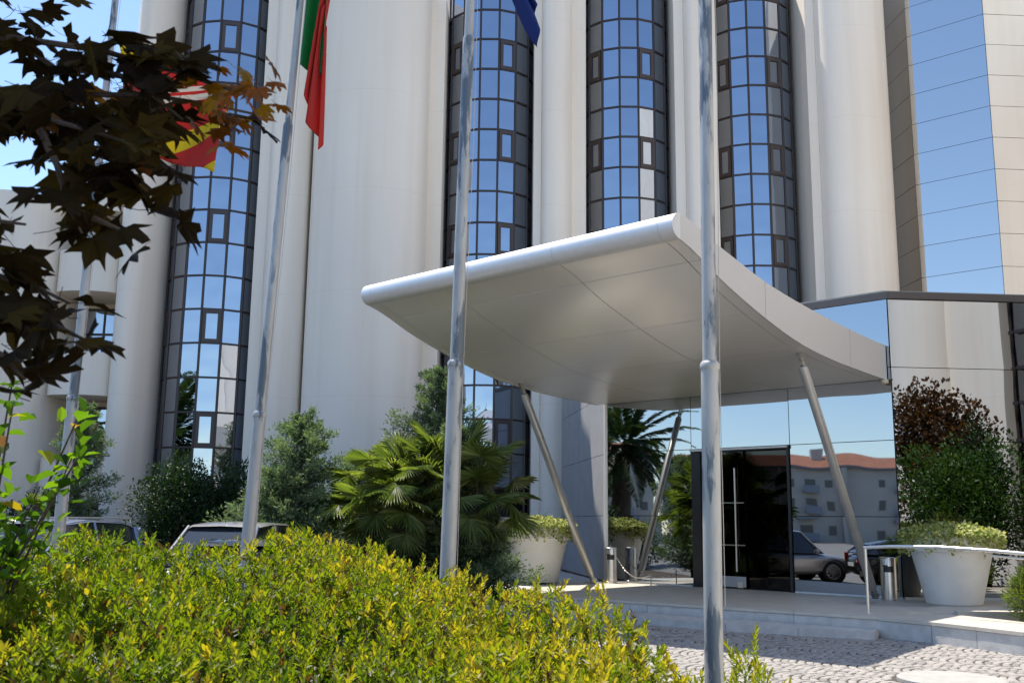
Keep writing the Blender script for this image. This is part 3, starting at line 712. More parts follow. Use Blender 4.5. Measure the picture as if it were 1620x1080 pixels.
flagpole(-.487, 7.8, .017, .060, 2.84, 'galvanised flagpole left of the canopy carrying the furled blue flag')
flagpole(-2.355, 9.0, .040, .057, 2.55, 'galvanised flagpole with the green and red flag, in front of the big white pier', 7.8)
flagpole(-4.60, 10.4, .0155, .060, 2.84, 'galvanised flagpole half hidden by the maple leaves, leftmost of the row', 8.2)

def cloth_mat(name, build):
    m, n, p = newmat(name); out = [x for x in n.nodes if x.type == 'OUTPUT_MATERIAL'][0]
    uv = n.nodes.new('ShaderNodeUVMap'); sp = n.nodes.new('ShaderNodeSeparateXYZ'); n.links.new(uv.outputs[0], sp.inputs[0])
    col = build(n, sp.outputs[0], sp.outputs[1]); p.inputs['Roughness'].default_value = .7
    n.links.new(col, p.inputs['Base Color']); t = n.nodes.new('ShaderNodeBsdfTranslucent'); n.links.new(col, t.inputs[0])
    mx = n.nodes.new('ShaderNodeMixShader'); mx.inputs[0].default_value = .45; n.links.new(p.outputs[0], mx.inputs[1]); n.links.new(t.outputs[0], mx.inputs[2]); n.links.new(mx.outputs[0], out.inputs[0])
    return m
def steps(n, f, stops):
    r = n.nodes.new('ShaderNodeValToRGB'); r.color_ramp.interpolation = 'CONSTANT'; e = r.color_ramp.elements
    while len(e) < len(stops): e.new(.5)
    for i, (q, c) in enumerate(stops): e[i].position = q; e[i].color = (*c, 1)
    n.links.new(f, r.inputs[0]); return r.outputs[0]
GRN, RED, YEL, BLU, WHT = (.02, .26, .075), (.62, .04, .03), (.75, .62, .02), (.02, .05, .26), (.7, .66, .6)
fm_pt = cloth_mat('green_red_cloth', lambda n, u, v: steps(n, u, [(0, GRN), (.4, RED)]))
fm_eu = cloth_mat('blue_cloth', lambda n, u, v: steps(n, u, [(0, BLU), (.99, BLU)]))
def _sp(n, u, v):
    a = n.nodes.new('ShaderNodeMath'); a.operation = 'ADD'; n.links.new(u, a.inputs[0]); n.links.new(v, a.inputs[1])
    b = n.nodes.new('ShaderNodeMath'); b.operation = 'MULTIPLY'; b.inputs[1].default_value = .5; n.links.new(a.outputs[0], b.inputs[0])
    return steps(n, b.outputs[0], [(0, YEL), (.13, RED), (.40, WHT), (.425, RED), (.44, WHT), (.47, RED), (.62, YEL), (.72, RED), (.93, YEL)])
fm_sp = cloth_mat('red_yellow_cloth', _sp)
def flag(name, fn, mat, label, loc, nu=60, nv=30):
    vs = []; uvs = []
    for j in range(nv + 1):
        for i in range(nu + 1):
            u = i / nu; v = j / nv; p = fn(u, v); vs.append(p); uvs.append((u, v))
    fs = [(j * (nu + 1) + i, j * (nu + 1) + i + 1, (j + 1) * (nu + 1) + i + 1, (j + 1) * (nu + 1) + i) for j in range(nv) for i in range(nu)]
    m = MB(); m.add(vs, fs); o = m.build(name, mat, None, loc=loc)
    uvl = o.data.uv_layers.new(name='UVMap')
    for l in o.data.loops: uvl.data[l.index].uv = uvs[l.vertex_index]
    shade(o.data, 80); s = o.modifiers.new('cloth', 'SOLIDIFY'); s.thickness = .002
    tag(o, label, 'flag'); return o
def f_pt(u, v):   # limp, hanging close to the pole; the red fly end droops lowest
    if u < .4: x = .03 + .20 * (u / .4) - .02 * sin(u * 16) * v; z = 7.05 - v * 1.16 - u * .3; dy = .05 * sin(u * 22)
    else:
        w = (u - .4) / .6; x = .23 + .03 * sin(w * 15 + v) - .13 * sin(pi * min(w * 1.15, 1)) * v + .07 * w * v; z = 6.93 - v * 1.16 - w * (.72 + .14 * v) + .10 * v * w; dy = .05 * sin(8.8 + w * 17) + .05
    return (-2.355 + .040 * z + .03 + x, 9.0 - dy, z)
flag('green_red_flag', f_pt, fm_pt, 'limp green and red flag hanging along its pole in front of the white tower', (-2.1, 9.0, 5.9))
def f_eu(u, v):
    z = 7.16 - v * .50 - u * (1.20 - .10 * v) + .05 * sin(u * 11 + v * 7)
    x = -.487 + .017 * z + .10 + .46 * u + .10 * (v - .5) * sin(u * 6 + 1) + .035 * sin(v * 15 + u * 3) * (1 - .5 * u)
    return (x, 7.8 + .08 * cos(v * 15 + u * 4) * (1 - .4 * u), z)
flag('blue_flag', f_eu, fm_eu, 'dark blue flag hanging in twisted folds beside the second pole from the right', (-.2, 7.8, 6.0))
def f_sp(u, v):
    z = 6.85 - v * .95 - u * .62 - .12 * sin(u * pi) * v
    x = -4.60 + .0155 * z + .08 + 1.24 * u - .22 * v * (1 - u) * 0 + .06 * sin(u * 8 + v * 2)
    y = 10.4 + .12 * sin(u * 9 + v * 3)
    return (x, y, z)
flag('red_yellow_flag', f_sp, fm_sp, 'red and yellow flag half open behind the dark maple leaves', (-4.3, 10.4, 6))

# ================================================================== FORECOURT OBJECTS
def planter(x, y, s, label, ivlabel):
    root = empty('planter_pot', (x, y, .30), label, 'planter', 'big white planters beside the entrance')
    c = Vector((x, y, .302)); k = s
    m = MB(); m.lathe(c, [(.45 * k, 0), (.465 * k, .015), (.675 * k, .90 * k), (.69 * k, .915 * k)], 64); m.build('pot_body', M['pot'], root, smooth=30)
    m = MB(); m.lathe(c, [(.68 * k, .905 * k), (.735 * k, .91 * k), (.75 * k, .93 * k), (.765 * k, 1.20 * k), (.755 * k, 1.235 * k), (.725 * k, 1.245 * k), (.70 * k, 1.22 * k), (.67 * k, 1.12 * k)], 64); m.build('pot_rim', M['pot'], root, smooth=30)
    m = MB(); m.lathe(c + Vector((0, 0, 1.12 * k)), [(.68 * k, 0), (.68 * k, .03), (.3 * k, .07), (.02, .08)], 32); m.build('soil', M['soil'], root)
    # ivy
    n = int(5200 * k); a = rng.uniform(0, 2 * pi, n); r = np.sqrt(rng.uniform(0, 1, n)) * .78 * k
    lump = .5 + .5 * np.sin(a * 4 + x + 3 * r / k) * np.sin(a * 7 + 1.3 * x - 5 * r / k)
    over = rng.uniform(0, 1, n) < .30 + .22 * lump
    r = np.where(over, (.73 + rng.uniform(0, .13, n)) * k, r)
    z = np.where(over, 1.24 * k - rng.uniform(0, 1, n) ** 1.6 * (.10 + .34 * lump) * k, 1.18 * k + (1 - (r / (.9 * k)) ** 2) * (.07 + .15 * lump) * k + rng.uniform(-.03, .06, n))
    P = np.stack([r * np.cos(a), r * np.sin(a), z], 1); out = np.stack([np.cos(a), np.sin(a), np.zeros(n)], 1)
    D = rdir(n) * .8 + out * .7 + np.array([0, 0, -.15]); Nn = rdir(n, 1.2) + out * .5
    me = leaf_mesh('ivy', P, D, Nn, rng.uniform(.05, .085, n), rng.uniform(.035, .06, n), rng.uniform(0, 1, n), M['ivy'])
    iv = obj_mesh('trailing_ivy', me, None, (x, y, .302)); tag(iv, ivlabel, 'plant', 'ivy filling the white planters')
    # a few bare stems
    m = MB()
    for i in range(5):
        t = random.uniform(0, 6.28); b = c + Vector((.35 * k * cos(t), .35 * k * sin(t), 1.2 * k)); m.tube([b, b + Vector((.06 * cos(t), .06 * sin(t), .18)), b + Vector((random.uniform(-.3, .3), random.uniform(-.3, .3), .32))], [.006, .004, .002], 5)
    m.build('bare_stems', M['twig'], iv)
planter(7.86, 18.25, 1.0, 'large white planter right of the entrance in front of the mirror glass', 'variegated ivy spilling over the large planter right of the entrance')
planter(.63, 23.7, 1.05, 'white planter left of the entrance, partly behind the yellow green hedge', 'variegated ivy filling the planter left of the entrance')

def ash_bin(x, y, h, label):
    root = empty('ash_bin', (x, y, .30), label, 'bin', 'stainless ash bins beside the struts')
    c = Vector((x, y, .302)); m = MB(); m.lathe(c, [(.148, 0), (.148, .03), (.142, .035), (.142, h - .02), (.138, h)], 36); b = m.build('bin_body', M['steel'], root, smooth=30)
    m = MB(); m.lathe(c + Vector((0, 0, h + .001)), [(.146, 0), (.146, .02), (.13, .03), (.05, .012), (.04, .0125)], 36); m.build('ash_lid', M['steel'], root, smooth=30)
    to = (Vector((0, 0, 0)) - Vector((x, y, 0))).normalized(); sd2 = Vector((-to.y, to.x, 0))
    m = MB()
    vs = []
    for z in (h - .24, h - .13):
        for i in range(9):
            t = (-.62 + 1.24 * i / 8) ; d = to * cos(t) + sd2 * sin(t); vs.append(c + d * .1455 + Vector((0, 0, z)))
    m.add(vs, [(i, i + 1, 10 + i, 9 + i) for i in range(8)]); m.build('opening', M['black'], b)
    m = MB(); m.obox(c + to * .15 + sd2 * -.06 + Vector((0, 0, h - .12)), sd2 * .05, to * .006, (0, 0, .012)); m.build('stub_plate', M['black'], b)
ash_bin(2.33, 23.60, .76, 'stainless ash bin at the left end of the mirror glass')
ash_bin(7.06, 19.16, .74, 'stainless ash bin next to the foot of the right strut')

# curved handrail
r_ = empty('handrail', (5.60, 16.2, .30), 'curved pale metal handrail at the right edge of the marble platform', 'handrail')
hp = [Vector((5.58, 16.15, 1.30)), Vector((5.95, 15.95, 1.325)), Vector((6.5, 15.55, 1.33)), Vector((7.0, 14.95, 1.30)), Vector((7.35, 14.2, 1.26)), Vector((7.6, 13.3, 1.20)), Vector((7.9, 12.2, 1.14))]
m = MB(); m.tube(hp, .027, 14); m.tube([v - Vector((0, 0, .07)) for v in hp[3:]], .016, 10); m.build('rail_tube', M['rail'], r_, smooth=50)
for q in (hp[0] + Vector((.02, -.01, 0)), hp[5]):
    m = MB(); m.tube([Vector((q.x, q.y, .30)), Vector((q.x, q.y, q.z - .01))], .024, 12); m.lathe((q.x, q.y, .301), [(.06, 0), (.06, .008), (.026, .012)], 20); m.build('post', M['rail'], r_, smooth=50)
# chain between the glass and the left strut foot
m = MB(); a = cp(.06, -6.75, 1.12); b = cp(.5, -5.3, .52); pts = [a.lerp(b, t) - Vector((0, 0, .32 * sin(pi * t))) for t in np.linspace(0, 1, 40)]
for i in range(39):
    d = (pts[i + 1] - pts[i]).normalized(); s = d.cross(Vector((0, 0, 1))).normalized(); t = s if i % 2 else d.cross(s)
    c = (pts[i] + pts[i + 1]) / 2; ring = [c + d * .034 * cos(q) + t * .014 * sin(q) for q in np.linspace(0, 2 * pi, 9)]; m.tube(ring, .0045, 5, caps=False)
m.tube([Vector((a.x, a.y, .3)), a + Vector((0, 0, .03))], .014, 8)
m.tube([Vector((b.x, b.y, .3)), b + Vector((0, 0, .03))], .014, 8)
tag(m.build('barrier_chain', M['steel']), 'thin metal chain hanging between two slim posts by the left strut', 'chain')

# ---- person standing inside, barely seen through the dark door glass
def person():
    q = CN - U2 * 2.95 + N2 * 1.5; x, y, z0 = q.x, q.y, .304
    J = {'pel': (0, 0, .96, .135), 'sp': (0, -.01, 1.18, .135), 'ch': (0, 0, 1.40, .16), 'nk': (0, 0, 1.53, .06), 'hd': (0, -.02, 1.64, .095), 'tp': (0, -.01, 1.73, .07)}
    for s, n_ in ((-1, 'l'), (1, 'r')):
        J.update({n_ + 'hip': (.10 * s, 0, .90, .10), n_ + 'kn': (.11 * s, -.02, .50, .065), n_ + 'an': (.12 * s, .02, .09, .045), n_ + 'to': (.13 * s, -.14, .035, .035),
                  n_ + 'sh': (.19 * s, 0, 1.44, .065), n_ + 'el': (.26 * s, .02, 1.14, .045), n_ + 'wr': (.24 * s, -.10, .90, .032), n_ + 'ha': (.23 * s, -.13, .83, .038)})
    names = list(J); E_ = [('pel', 'sp'), ('sp', 'ch'), ('ch', 'nk'), ('nk', 'hd'), ('hd', 'tp')]
    for s in 'lr': E_ += [('pel', s + 'hip'), (s + 'hip', s + 'kn'), (s + 'kn', s + 'an'), (s + 'an', s + 'to'), ('ch', s + 'sh'), (s + 'sh', s + 'el'), (s + 'el', s + 'wr'), (s + 'wr', s + 'ha')]
    rt_ = U2; fr_ = N2
    def mk(name, keep, rs, mat, root):
        me = bpy.data.meshes.new(name); nm = [k for k in names if k in keep]
        me.from_pydata([tuple(rt_ * J[k][0] + fr_ * J[k][1] + Vector((0, 0, J[k][2]))) for k in nm], [(nm.index(a), nm.index(b)) for a, b in E_ if a in nm and b in nm], [])
        o = obj_mesh(name, me, root); me.materials.append(mat)
        o.modifiers.new('skin', 'SKIN')
        for i, k in enumerate(nm): me.skin_vertices[0].data[i].radius = (J[k][3] * rs, J[k][3] * rs * .85)
        me.skin_vertices[0].data[0].use_root = True
        o.modifiers.new('sub', 'SUBSURF').levels = 2; o.modifiers['sub'].render_levels = 2; return o
    root = empty('person', (x, y, z0), 'person in a white shirt standing in the dark lobby behind the door glass', 'person')
    mk('body', set(names), 1.0, pbr('skin_tone', (.45, .28, .2), .6), root)
    mk('shirt', {'pel', 'sp', 'ch', 'lsh', 'rsh', 'lel', 'rel'}, 1.12, pbr('white_shirt', (.7, .7, .68), .8), root)
    mk('trousers', {'pel', 'lhip', 'rhip', 'lkn', 'rkn', 'lan', 'ran'}, 1.14, pbr('dark_trousers', (.05, .05, .07), .8), root)
    m = MB(); c = Vector((x, y, z0 + 1.68)) + N2 * .005; m.lathe(c, [(.098, -.03), (.106, .02), (.095, .07), (.05, .105), (.01, .115)], 20); m.build('hair', pbr('dark_hair', (.03, .02, .015), .7), root, smooth=60)
person()

# ================================================================== CARS (parked beyond the hedge, and in the mirror glass)
def carpaint(name, c, metal=.3):
    return pbr(name, c, .28, metal, coat=.8)
M['carglass'] = pbr('car_window_glass', (.02, .025, .03), .05, 0, spec=.9)
M['tyre'] = pbr('tyre_rubber', (.02, .02, .02), .85); M['rim'] = pbr('alloy_rim', (.55, .55, .57), .3, .8)
M['lamp_red'] = pbr('red_lamp_lens', (.35, .01, .01), .15, coat=1); M['lamp_clear'] = pbr('clear_lamp_lens', (.6, .62, .65), .12, .4, coat=1)
M['plate'] = pbr('blank_plate', (.7, .7, .68), .5); M['liner'] = pbr('wheel_arch_liner', (.01, .01, .01), .9)
def car(x, y, rz, paint, label, H=1.50, suv=False):
    root = empty('parked_car', (x, y, 0), label, 'car', 'cars parked along the road'); root.rotation_euler = (0, 0, rz)
    W_, Lc = .88, 4.25; zb = .98 if suv else .90
    def local(name, m, mats, par=None, smooth=30, bevel=None, sub=0):
        o = bpy.data.objects.new(name, m.mesh(name, mats, smooth=smooth)); COL.objects.link(o); o.parent = par or root
        if bevel: b = o.modifiers.new('b', 'BEVEL'); b.width = bevel; b.segments = 2
        if sub: s = o.modifiers.new('s', 'SUBSURF'); s.levels = sub; s.render_levels = sub
        return o
    # body: stations along y (front at -y)
    st = [(-2.10, .34, .62, .62), (-2.02, .24, .72, .76), (-1.6, .20, .84, .86), (-1.0, .19, zb - .02, .88), (-.2, .19, zb, .885), (.8, .19, zb + .02, .885), (1.5, .20, zb + .04, .87), (1.95, .25, zb + .05, .80), (2.10, .36, zb - .1, .70)]
    m = MB(); vs = []; sec = 10
    for yy, z0, z1, w in st:
        h = z1 - z0
        for sx, sz in ((-.90, 0), (-1, .22), (-1.0, .55), (-.97, .85), (-.86, 1.0), (.86, 1.0), (.97, .85), (1.0, .55), (1, .22), (.90, 0)): vs.append((w * sx, yy, z0 + h * sz))
    fs = [tuple(range(sec)), tuple((len(st) - 1) * sec + k for k in range(sec - 1, -1, -1))]
    for i in range(len(st) - 1):
        for k in range(sec): fs.append((i * sec + k, (i + 1) * sec + k, (i + 1) * sec + (k + 1) % sec, i * sec + (k + 1) % sec))
    m.add(vs, fs); body = local('body', m, paint, smooth=50, sub=1)
    # greenhouse of glass, pillars and roof
    gs = [(-1.15, zb - .05, .74, zb - .03, .70), (-.42, zb - .02, .80, H - .06, .60), (.2, zb, .81, H - .01, .61), (1.05, zb, .80, H - .03, .60), (1.62, zb + .02, .77, H - .14, .56), (1.98, zb + .02, .72, zb + .05, .66)]
    m = MB(); vs = []
    for yy, z0, w0, z1, w1 in gs: vs += [(-w0, yy, z0), (-w1, yy, z1), (w1, yy, z1), (w0, yy, z0)]
    fs = []
    for i in range(len(gs) - 1):
        for k in range(3): fs.append((4 * i + k, 4 * i + 4 + k, 4 * i + 5 + k, 4 * i + 1 + k))
    m.add(vs, fs); local('window_glass', m, M['carglass'], smooth=25)
    m = MB(); vs = []
    rf = [(-.50, H - .075, .57), (-.42, H - .045, .605), (.2, H + .005, .615), (1.05, H - .015, .605), (1.62, H - .125, .57), (1.70, H - .15, .52)]
    for yy, z1, w in rf: vs += [(-w - .02, yy, z1 - .02), (-w + .06, yy, z1 + .015), (0, yy, z1 + .03), (w - .06, yy, z1 + .015), (w + .02, yy, z1 - .02)]
    m.add(vs, [(5 * i + k, 5 * i + 5 + k, 5 * i + 6 + k, 5 * i + 1 + k) for i in range(len(rf) - 1) for k in range(4)]); local('roof', m, paint, smooth=60)
    m = MB()
    for s in (-1, 1):
        for (a, b, r) in (((s * .745, -1.13, zb - .03), (s * .605, -.44, H - .055), .028), ((s * .815, .28, zb), (s * .62, .28, H - .02), .022), ((s * .78, 1.45, zb + .02), (s * .585, 1.5, H - .11), .05), ((s * .73, 1.96, zb + .03), (s * .57, 1.64, H - .13), .04)):
            m = MB(); m.tube([a, b], r, 8); local('pillar', m, paint)
    for s in (-1, 1):
        m = MB(); m.lathe((s * .99, -.78, zb + .03), [(.0, -.07), (.07, -.06), (.085, 0), (.07, .06), (.0, .07)], 12); m.tube([(s * .84, -.78, zb), (s * .95, -.78, zb + .01)], .02, 6); local('wing_mirror', m, paint, smooth=60)
        m = MB(); m.obox((s * .60, -2.03, .63), (.15, .03 * s, 0), (0, .06, 0), (0, 0, .07)); local('headlight', m, M['lamp_clear'], bevel=.02)
        m = MB(); m.obox((s * .68, 2.03, zb - .12), (.10, -.03 * s, 0), (0, .06, 0), (0, 0, .15)); local('taillight', m, M['lamp_red'], bevel=.02)
        if suv:
            m = MB(); m.tube([(s * .56, -.35, H + .05), (s * .56, 1.4, H + .05)], .016, 8); m.tube([(s * .56, -.33, H - .01), (s * .56, -.33, H + .05)], .012, 6); m.tube([(s * .56, 1.38, H - .04), (s * .56, 1.38, H + .05)], .012, 6); local('roof_rail', m, M['rim'])
        for yy in (-1.33, 1.30):
            m = MB(); ring = []
            for r_, xo in ((.325, 0), (.325, .19)): pass
            c0 = (s * .70, yy, .325); pr_ = [(.20, 0.0), (.31, .0), (.325, .03), (.325, .17), (.31, .20), (.20, .20)]
            vs = []; n = 28
            for r_, xo in pr_:
                for k in range(n): vs.append((s * (.68 + xo), yy + r_ * cos(2 * pi * k / n), .325 + r_ * sin(2 * pi * k / n)))
            m.add(vs, [(i * n + k, i * n + (k + 1) % n, (i + 1) * n + (k + 1) % n, (i + 1) * n + k) for i in range(5) for k in range(n)]); t = local('wheel', m, M['tyre'], smooth=40)
            m = MB()
            m.tube([(s * .80, yy, .325), (s * .885, yy, .325)], .045, 12)
            for k in range(10):
                a = 2 * pi * k / 10; m.obox((s * .868, yy + .125 * cos(a), .325 + .125 * sin(a)), (.012, 0, 0), (0, .085 * cos(a), .085 * sin(a)), (0, -.016 * sin(a), .016 * cos(a)))
            n = 28; vs = []
            for r_, xo in ((.225, .86), (.225, .885), (.195, .885), (.195, .82)):
                for k in range(n): vs.append((s * xo, yy + r_ * cos(2 * pi * k / n), .325 + r_ * sin(2 * pi * k / n)))
            m.add(vs, [(i * n + k, i * n + (k + 1) % n, (i + 1) * n + (k + 1) % n, (i + 1) * n + k) for i in range(3) for k in range(n)])
            local('rim', m, M['rim'], t)
            m = MB(); n = 24; m.add([(s * .878, yy + .38 * cos(2 * pi * k / n), .34 + .38 * sin(2 * pi * k / n)) for k in range(n)] + [(s * .66, yy + .38 * cos(2 * pi * k / n), .34 + .38 * sin(2 * pi * k / n)) for k in range(n)], [(k, (k + 1) % n, n + (k + 1) % n, n + k) for k in range(n)] + [tuple(range(n, 2 * n))])
            local('wheel_arch', m, M['liner'])
    m = MB(); m.obox((0, 2.125, .60), (.26, 0, 0), (0, .006, 0), (0, 0, .055)); m.obox((0, -2.125, .45), (.26, 0, 0), (0, .006, 0), (0, 0, .055)); local('number_plate', m, M['plate'])
    m = MB(); m.obox((0, -2.06, .52), (.42, 0, 0), (0, .05, 0), (0, 0, .06)); local('grille', m, M['black'])
    m = MB(); m.tube([(0, -.36, H), (0, -.26, H + .16)], .006, 6); local('antenna', m, M['black'])
    # carve nothing: arches are dark cups behind the wheels
car(-4.75, 17.6, radians(-8), carpaint('grey_paint', (.40, .39, .39), .5), 'silver grey hatchback parked behind the hedge beside the second flagpole from the left', 1.55)
car(-7.75, 17.3, radians(-14), carpaint('navy_paint', (.22, .27, .38), .5), 'pale metallic blue estate car behind the hedge by the leftmost flagpole', 1.56, True)
car(-3.45, 13.7, radians(6), carpaint('black_paint', (.015, .015, .018), .3), 'black low car mirrored at the corner of the entrance glass', 1.33)
# ================================================================== VEGETATION
def smooth(x, a, b):
    t = np.clip((x - a) / (b - a), 0, 1); return t * t * (3 - 2 * t)
def hedge():
    root = empty('hedge', (-1.2, 4.2, 0), 'dense yellow green hedge with upright shoots filling the lower left foreground', 'hedge')
    org = np.array([-1.2, 4.2, 0])
    rb_y = np.array([2.2, 3.0, 3.9, 4.6, 5.1, 5.6, 6.3]); rb_x = np.array([.44, .60, .83, .93, .70, .32, -.3])
    def top(x, y):
        z = np.minimum(1.06 + .13 * (y - 3), 1.385) - .15 * smooth(x, -1.3, .3)
        d = np.interp(y, rb_y, rb_x) - x
        z = z - .40 * (1 - smooth(d, -.05, .50)) ** 1.5
        z = z + .045 * np.sin(x * 5.1 + y * 2.3) + .04 * np.sin(x * 2.2 - y * 4.7) + .03 * np.sin(x * 11 + y * 7)
        return z, d
    n = 19000
    x = rng.uniform(-4.3, 1.1, n); y = rng.uniform(2.0, 6.35, n); z, d = top(x, y)
    # clumps: tall shoots come in bunches
    cl = .5 + .5 * np.sin(x * 9 + 3 * np.sin(y * 6)) * np.sin(y * 8 + 2 * np.sin(x * 7))
    keep = (d > -.03) & (np.abs(x) < .56 * y + .5); x, y, z, d, cl = x[keep], y[keep], z[keep], d[keep], cl[keep]
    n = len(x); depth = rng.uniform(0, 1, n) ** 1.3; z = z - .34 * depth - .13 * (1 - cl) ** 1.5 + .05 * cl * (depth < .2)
    leaf_tone = np.clip(.55 - .45 * depth + .3 * (cl - .5) + rng.normal(0, .14, n) + .20 * smooth(x, -2.2, .4) - .10 * smooth(-y, -3.6, -2.6) + .08 * np.sin(x * 2.3 + y * 1.7), .1, 1)  # tone gets darker deeper inside and between clumps, yellower to the right
    brown = rng.uniform(0, 1, n) < (.12 + .2 * (1 - cl))
    Ps, Ds, Ns, Ls, Ws, Ts = [], [], [], [], [], []
    ln = rng.uniform(.035, .10, n) * (.7 + .6 * cl)
    tilt = np.stack([rng.normal(0, .42, n), rng.normal(0, .42, n), np.ones(n)], 1); tilt /= np.linalg.norm(tilt, axis=1, keepdims=True)
    base = np.stack([x, y, z], 1) - org
    K = 13
    for k in range(K):
        f = (k + .5) / K; a = k * 2.4 + rng.uniform(0, 6.28, n) * .15 + x * 40
        rad = np.stack([np.cos(a), np.sin(a), np.zeros(n)], 1)
        up = .55 + 1.1 * f
        Dk = tilt * up + rad * (1.0 - .55 * f) + rng.normal(0, .12, (n, 3))
        Ps.append(base + tilt * (ln * f)[:, None] + rad * .003); Ds.append(Dk); Ns.append(tilt * 1.0 - rad * .5 + rng.normal(0, .25, (n, 3)))
        sz = rng.uniform(.024, .042, n) * (1.15 - .3 * f); Ls.append(sz); Ws.append(sz * rng.uniform(.34, .48, n))
        t = np.where(brown & (rng.uniform(0, 1, n) < .5), rng.uniform(0, .14, n), np.clip(leaf_tone + .16 * f + rng.normal(0, .07, n), .18, 1)); Ts.append(t)
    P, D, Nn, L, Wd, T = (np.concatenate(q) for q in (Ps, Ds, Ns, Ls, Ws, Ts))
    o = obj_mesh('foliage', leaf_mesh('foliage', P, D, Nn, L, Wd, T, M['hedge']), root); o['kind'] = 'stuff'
    # the 300 shoots that show largest, one object each, eight shared meshes
    protos = []
    for s in range(8):
        K = 16; kk = np.arange(K); f = (kk + .5) / K; a = kk * 2.4 + s; H = .15 + .02 * (s % 3)
        rad = np.stack([np.cos(a), np.sin(a), 0 * a], 1); P = np.stack([0 * a, 0 * a, f * H], 1) + rad * .003
        D = np.array([0, 0, 1.]) * (.5 + 1.3 * f)[:, None] + rad * (1.0 - .5 * f)[:, None] + rng.normal(0, .1, (K, 3)); L = .046 * (1.15 - .3 * f) * rng.uniform(.85, 1.15, K)
        protos.append(leaf_mesh('shoot', P, D, np.array([0, 0, 1.]) - rad * .5 + rng.normal(0, .2, (K, 3)), L, L * .38, np.clip(.45 + .3 * f + rng.normal(0, .08, K) + .12 * (s % 3), 0, 1), M['hedge']))
    c = 0
    while c < 290:
        y_ = random.uniform(2.6, 6.2); x_ = random.uniform(-.50 * y_, .9); z_, d_ = top(np.array([x_]), np.array([y_]))
        if d_[0] < .02 or x_ < -.51 * y_: continue
        link('shoot', random.choice(protos), root, (x_ + 1.2, y_ - 4.2, z_[0] - .03 + random.uniform(-.03, .025)), (random.gauss(0, .2), random.gauss(0, .2), random.uniform(0, 6.28)), random.uniform(.45, .8)); c += 1
    # woody stems inside
    m = MB()
    for i in range(420):
        y_ = random.uniform(2.4, 6.2); x_ = random.uniform(-.55 * y_, .85); z_, d_ = top(np.array([x_]), np.array([y_]))
        if d_[0] < .05: continue
        a = Vector((x_ + random.uniform(-.25, .25), y_ + random.uniform(-.25, .25), .1)); b = Vector((x_, y_, z_[0] - random.uniform(.02, .15))); mid = a.lerp(b, .6) + Vector((random.uniform(-.06, .06), random.uniform(-.06, .06), 0)); m.tube([a, mid, b], [.007, .005, .0025], 4, False)
    o = m.build('stems', M['twig'], root); o['kind'] = 'stuff'
    # dark ground litter beneath
    m = MB(); m.prism([(-7, 1.2), (.45, 1.2), (.78, 3.9), (.88, 4.6), (.6, 5.1), (.2, 5.6), (-.4, 6.5), (-7, 6.6)], -.1, .12); m.build('bed_soil', M['soil'], root)
hedge()

def leafy_shrub(name, x, y, rx, ry, z0, z1, n, mat, L, label, cat='shrub', W_=.45, seed=0, trunk=True, lumps=7, group=None, up=.4):
    r = np.random.default_rng(seed + 100); root = empty(name, (x, y, 0), label, cat, group)
    cs = []; 
    for i in range(lumps):
        a = r.uniform(0, 2 * pi); q = r.uniform(.1, .75); zz = z0 + (z1 - z0) * r.uniform(.25, .82)
        cs.append((q * rx * cos(a), q * ry * sin(a), zz, r.uniform(.38, .6)))
    cs.append((0, 0, (z0 + z1) / 2, .8)); k = len(cs); w = np.array([c[3] ** 2 for c in cs]); w /= w.sum()
    idx = r.choice(k, n, p=w); C_ = np.array(cs)[idx]
    d = r.normal(size=(n, 3)); d /= np.linalg.norm(d, axis=1, keepdims=True); rad = r.uniform(.2, 1, n) ** .4
    wob = 1 + .18 * np.sin(d[:, 0] * 7 + idx) * np.sin(d[:, 2] * 6 + idx * 2)
    P = C_[:, :3] + d * (rad * wob)[:, None] * np.stack([C_[:, 3] * rx, C_[:, 3] * ry, C_[:, 3] * (z1 - z0) * .55], 1)
    P[:, 2] = np.clip(P[:, 2], .05, None)
    D = d * .7 + r.normal(size=(n, 3)) * .6 + np.array([0, 0, up]); Nn = r.normal(size=(n, 3)) * .6 + np.array([0, 0, 1.]) + d * .3
    ll = r.uniform(.7, 1.25, n) * L; t = np.clip(r.normal(.5, .2, n) + .12 * np.sin(P[:, 0] * 4 + P[:, 2] * 5), 0, 1)
    obj_mesh('foliage', leaf_mesh('foliage', P, D, Nn, ll, ll * W_, t, M[mat], shape='hex' if L > .05 else 'quad'), root)
    if trunk:
        m = MB()
        for c in cs:
            p0 = Vector((x + random.uniform(-.1, .1), y + random.uniform(-.1, .1), 0)); p1 = Vector((x + c[0] * .5, y + c[1] * .5, z0 + (c[2] - z0) * .5)); m.tube([p0, p1, Vector((x + c[0], y + c[1], c[2]))], [.035 * (z1 / 2), .02 * (z1 / 2), .008], 6, False)
        m.build('stem', M['bark'], root)
    return root
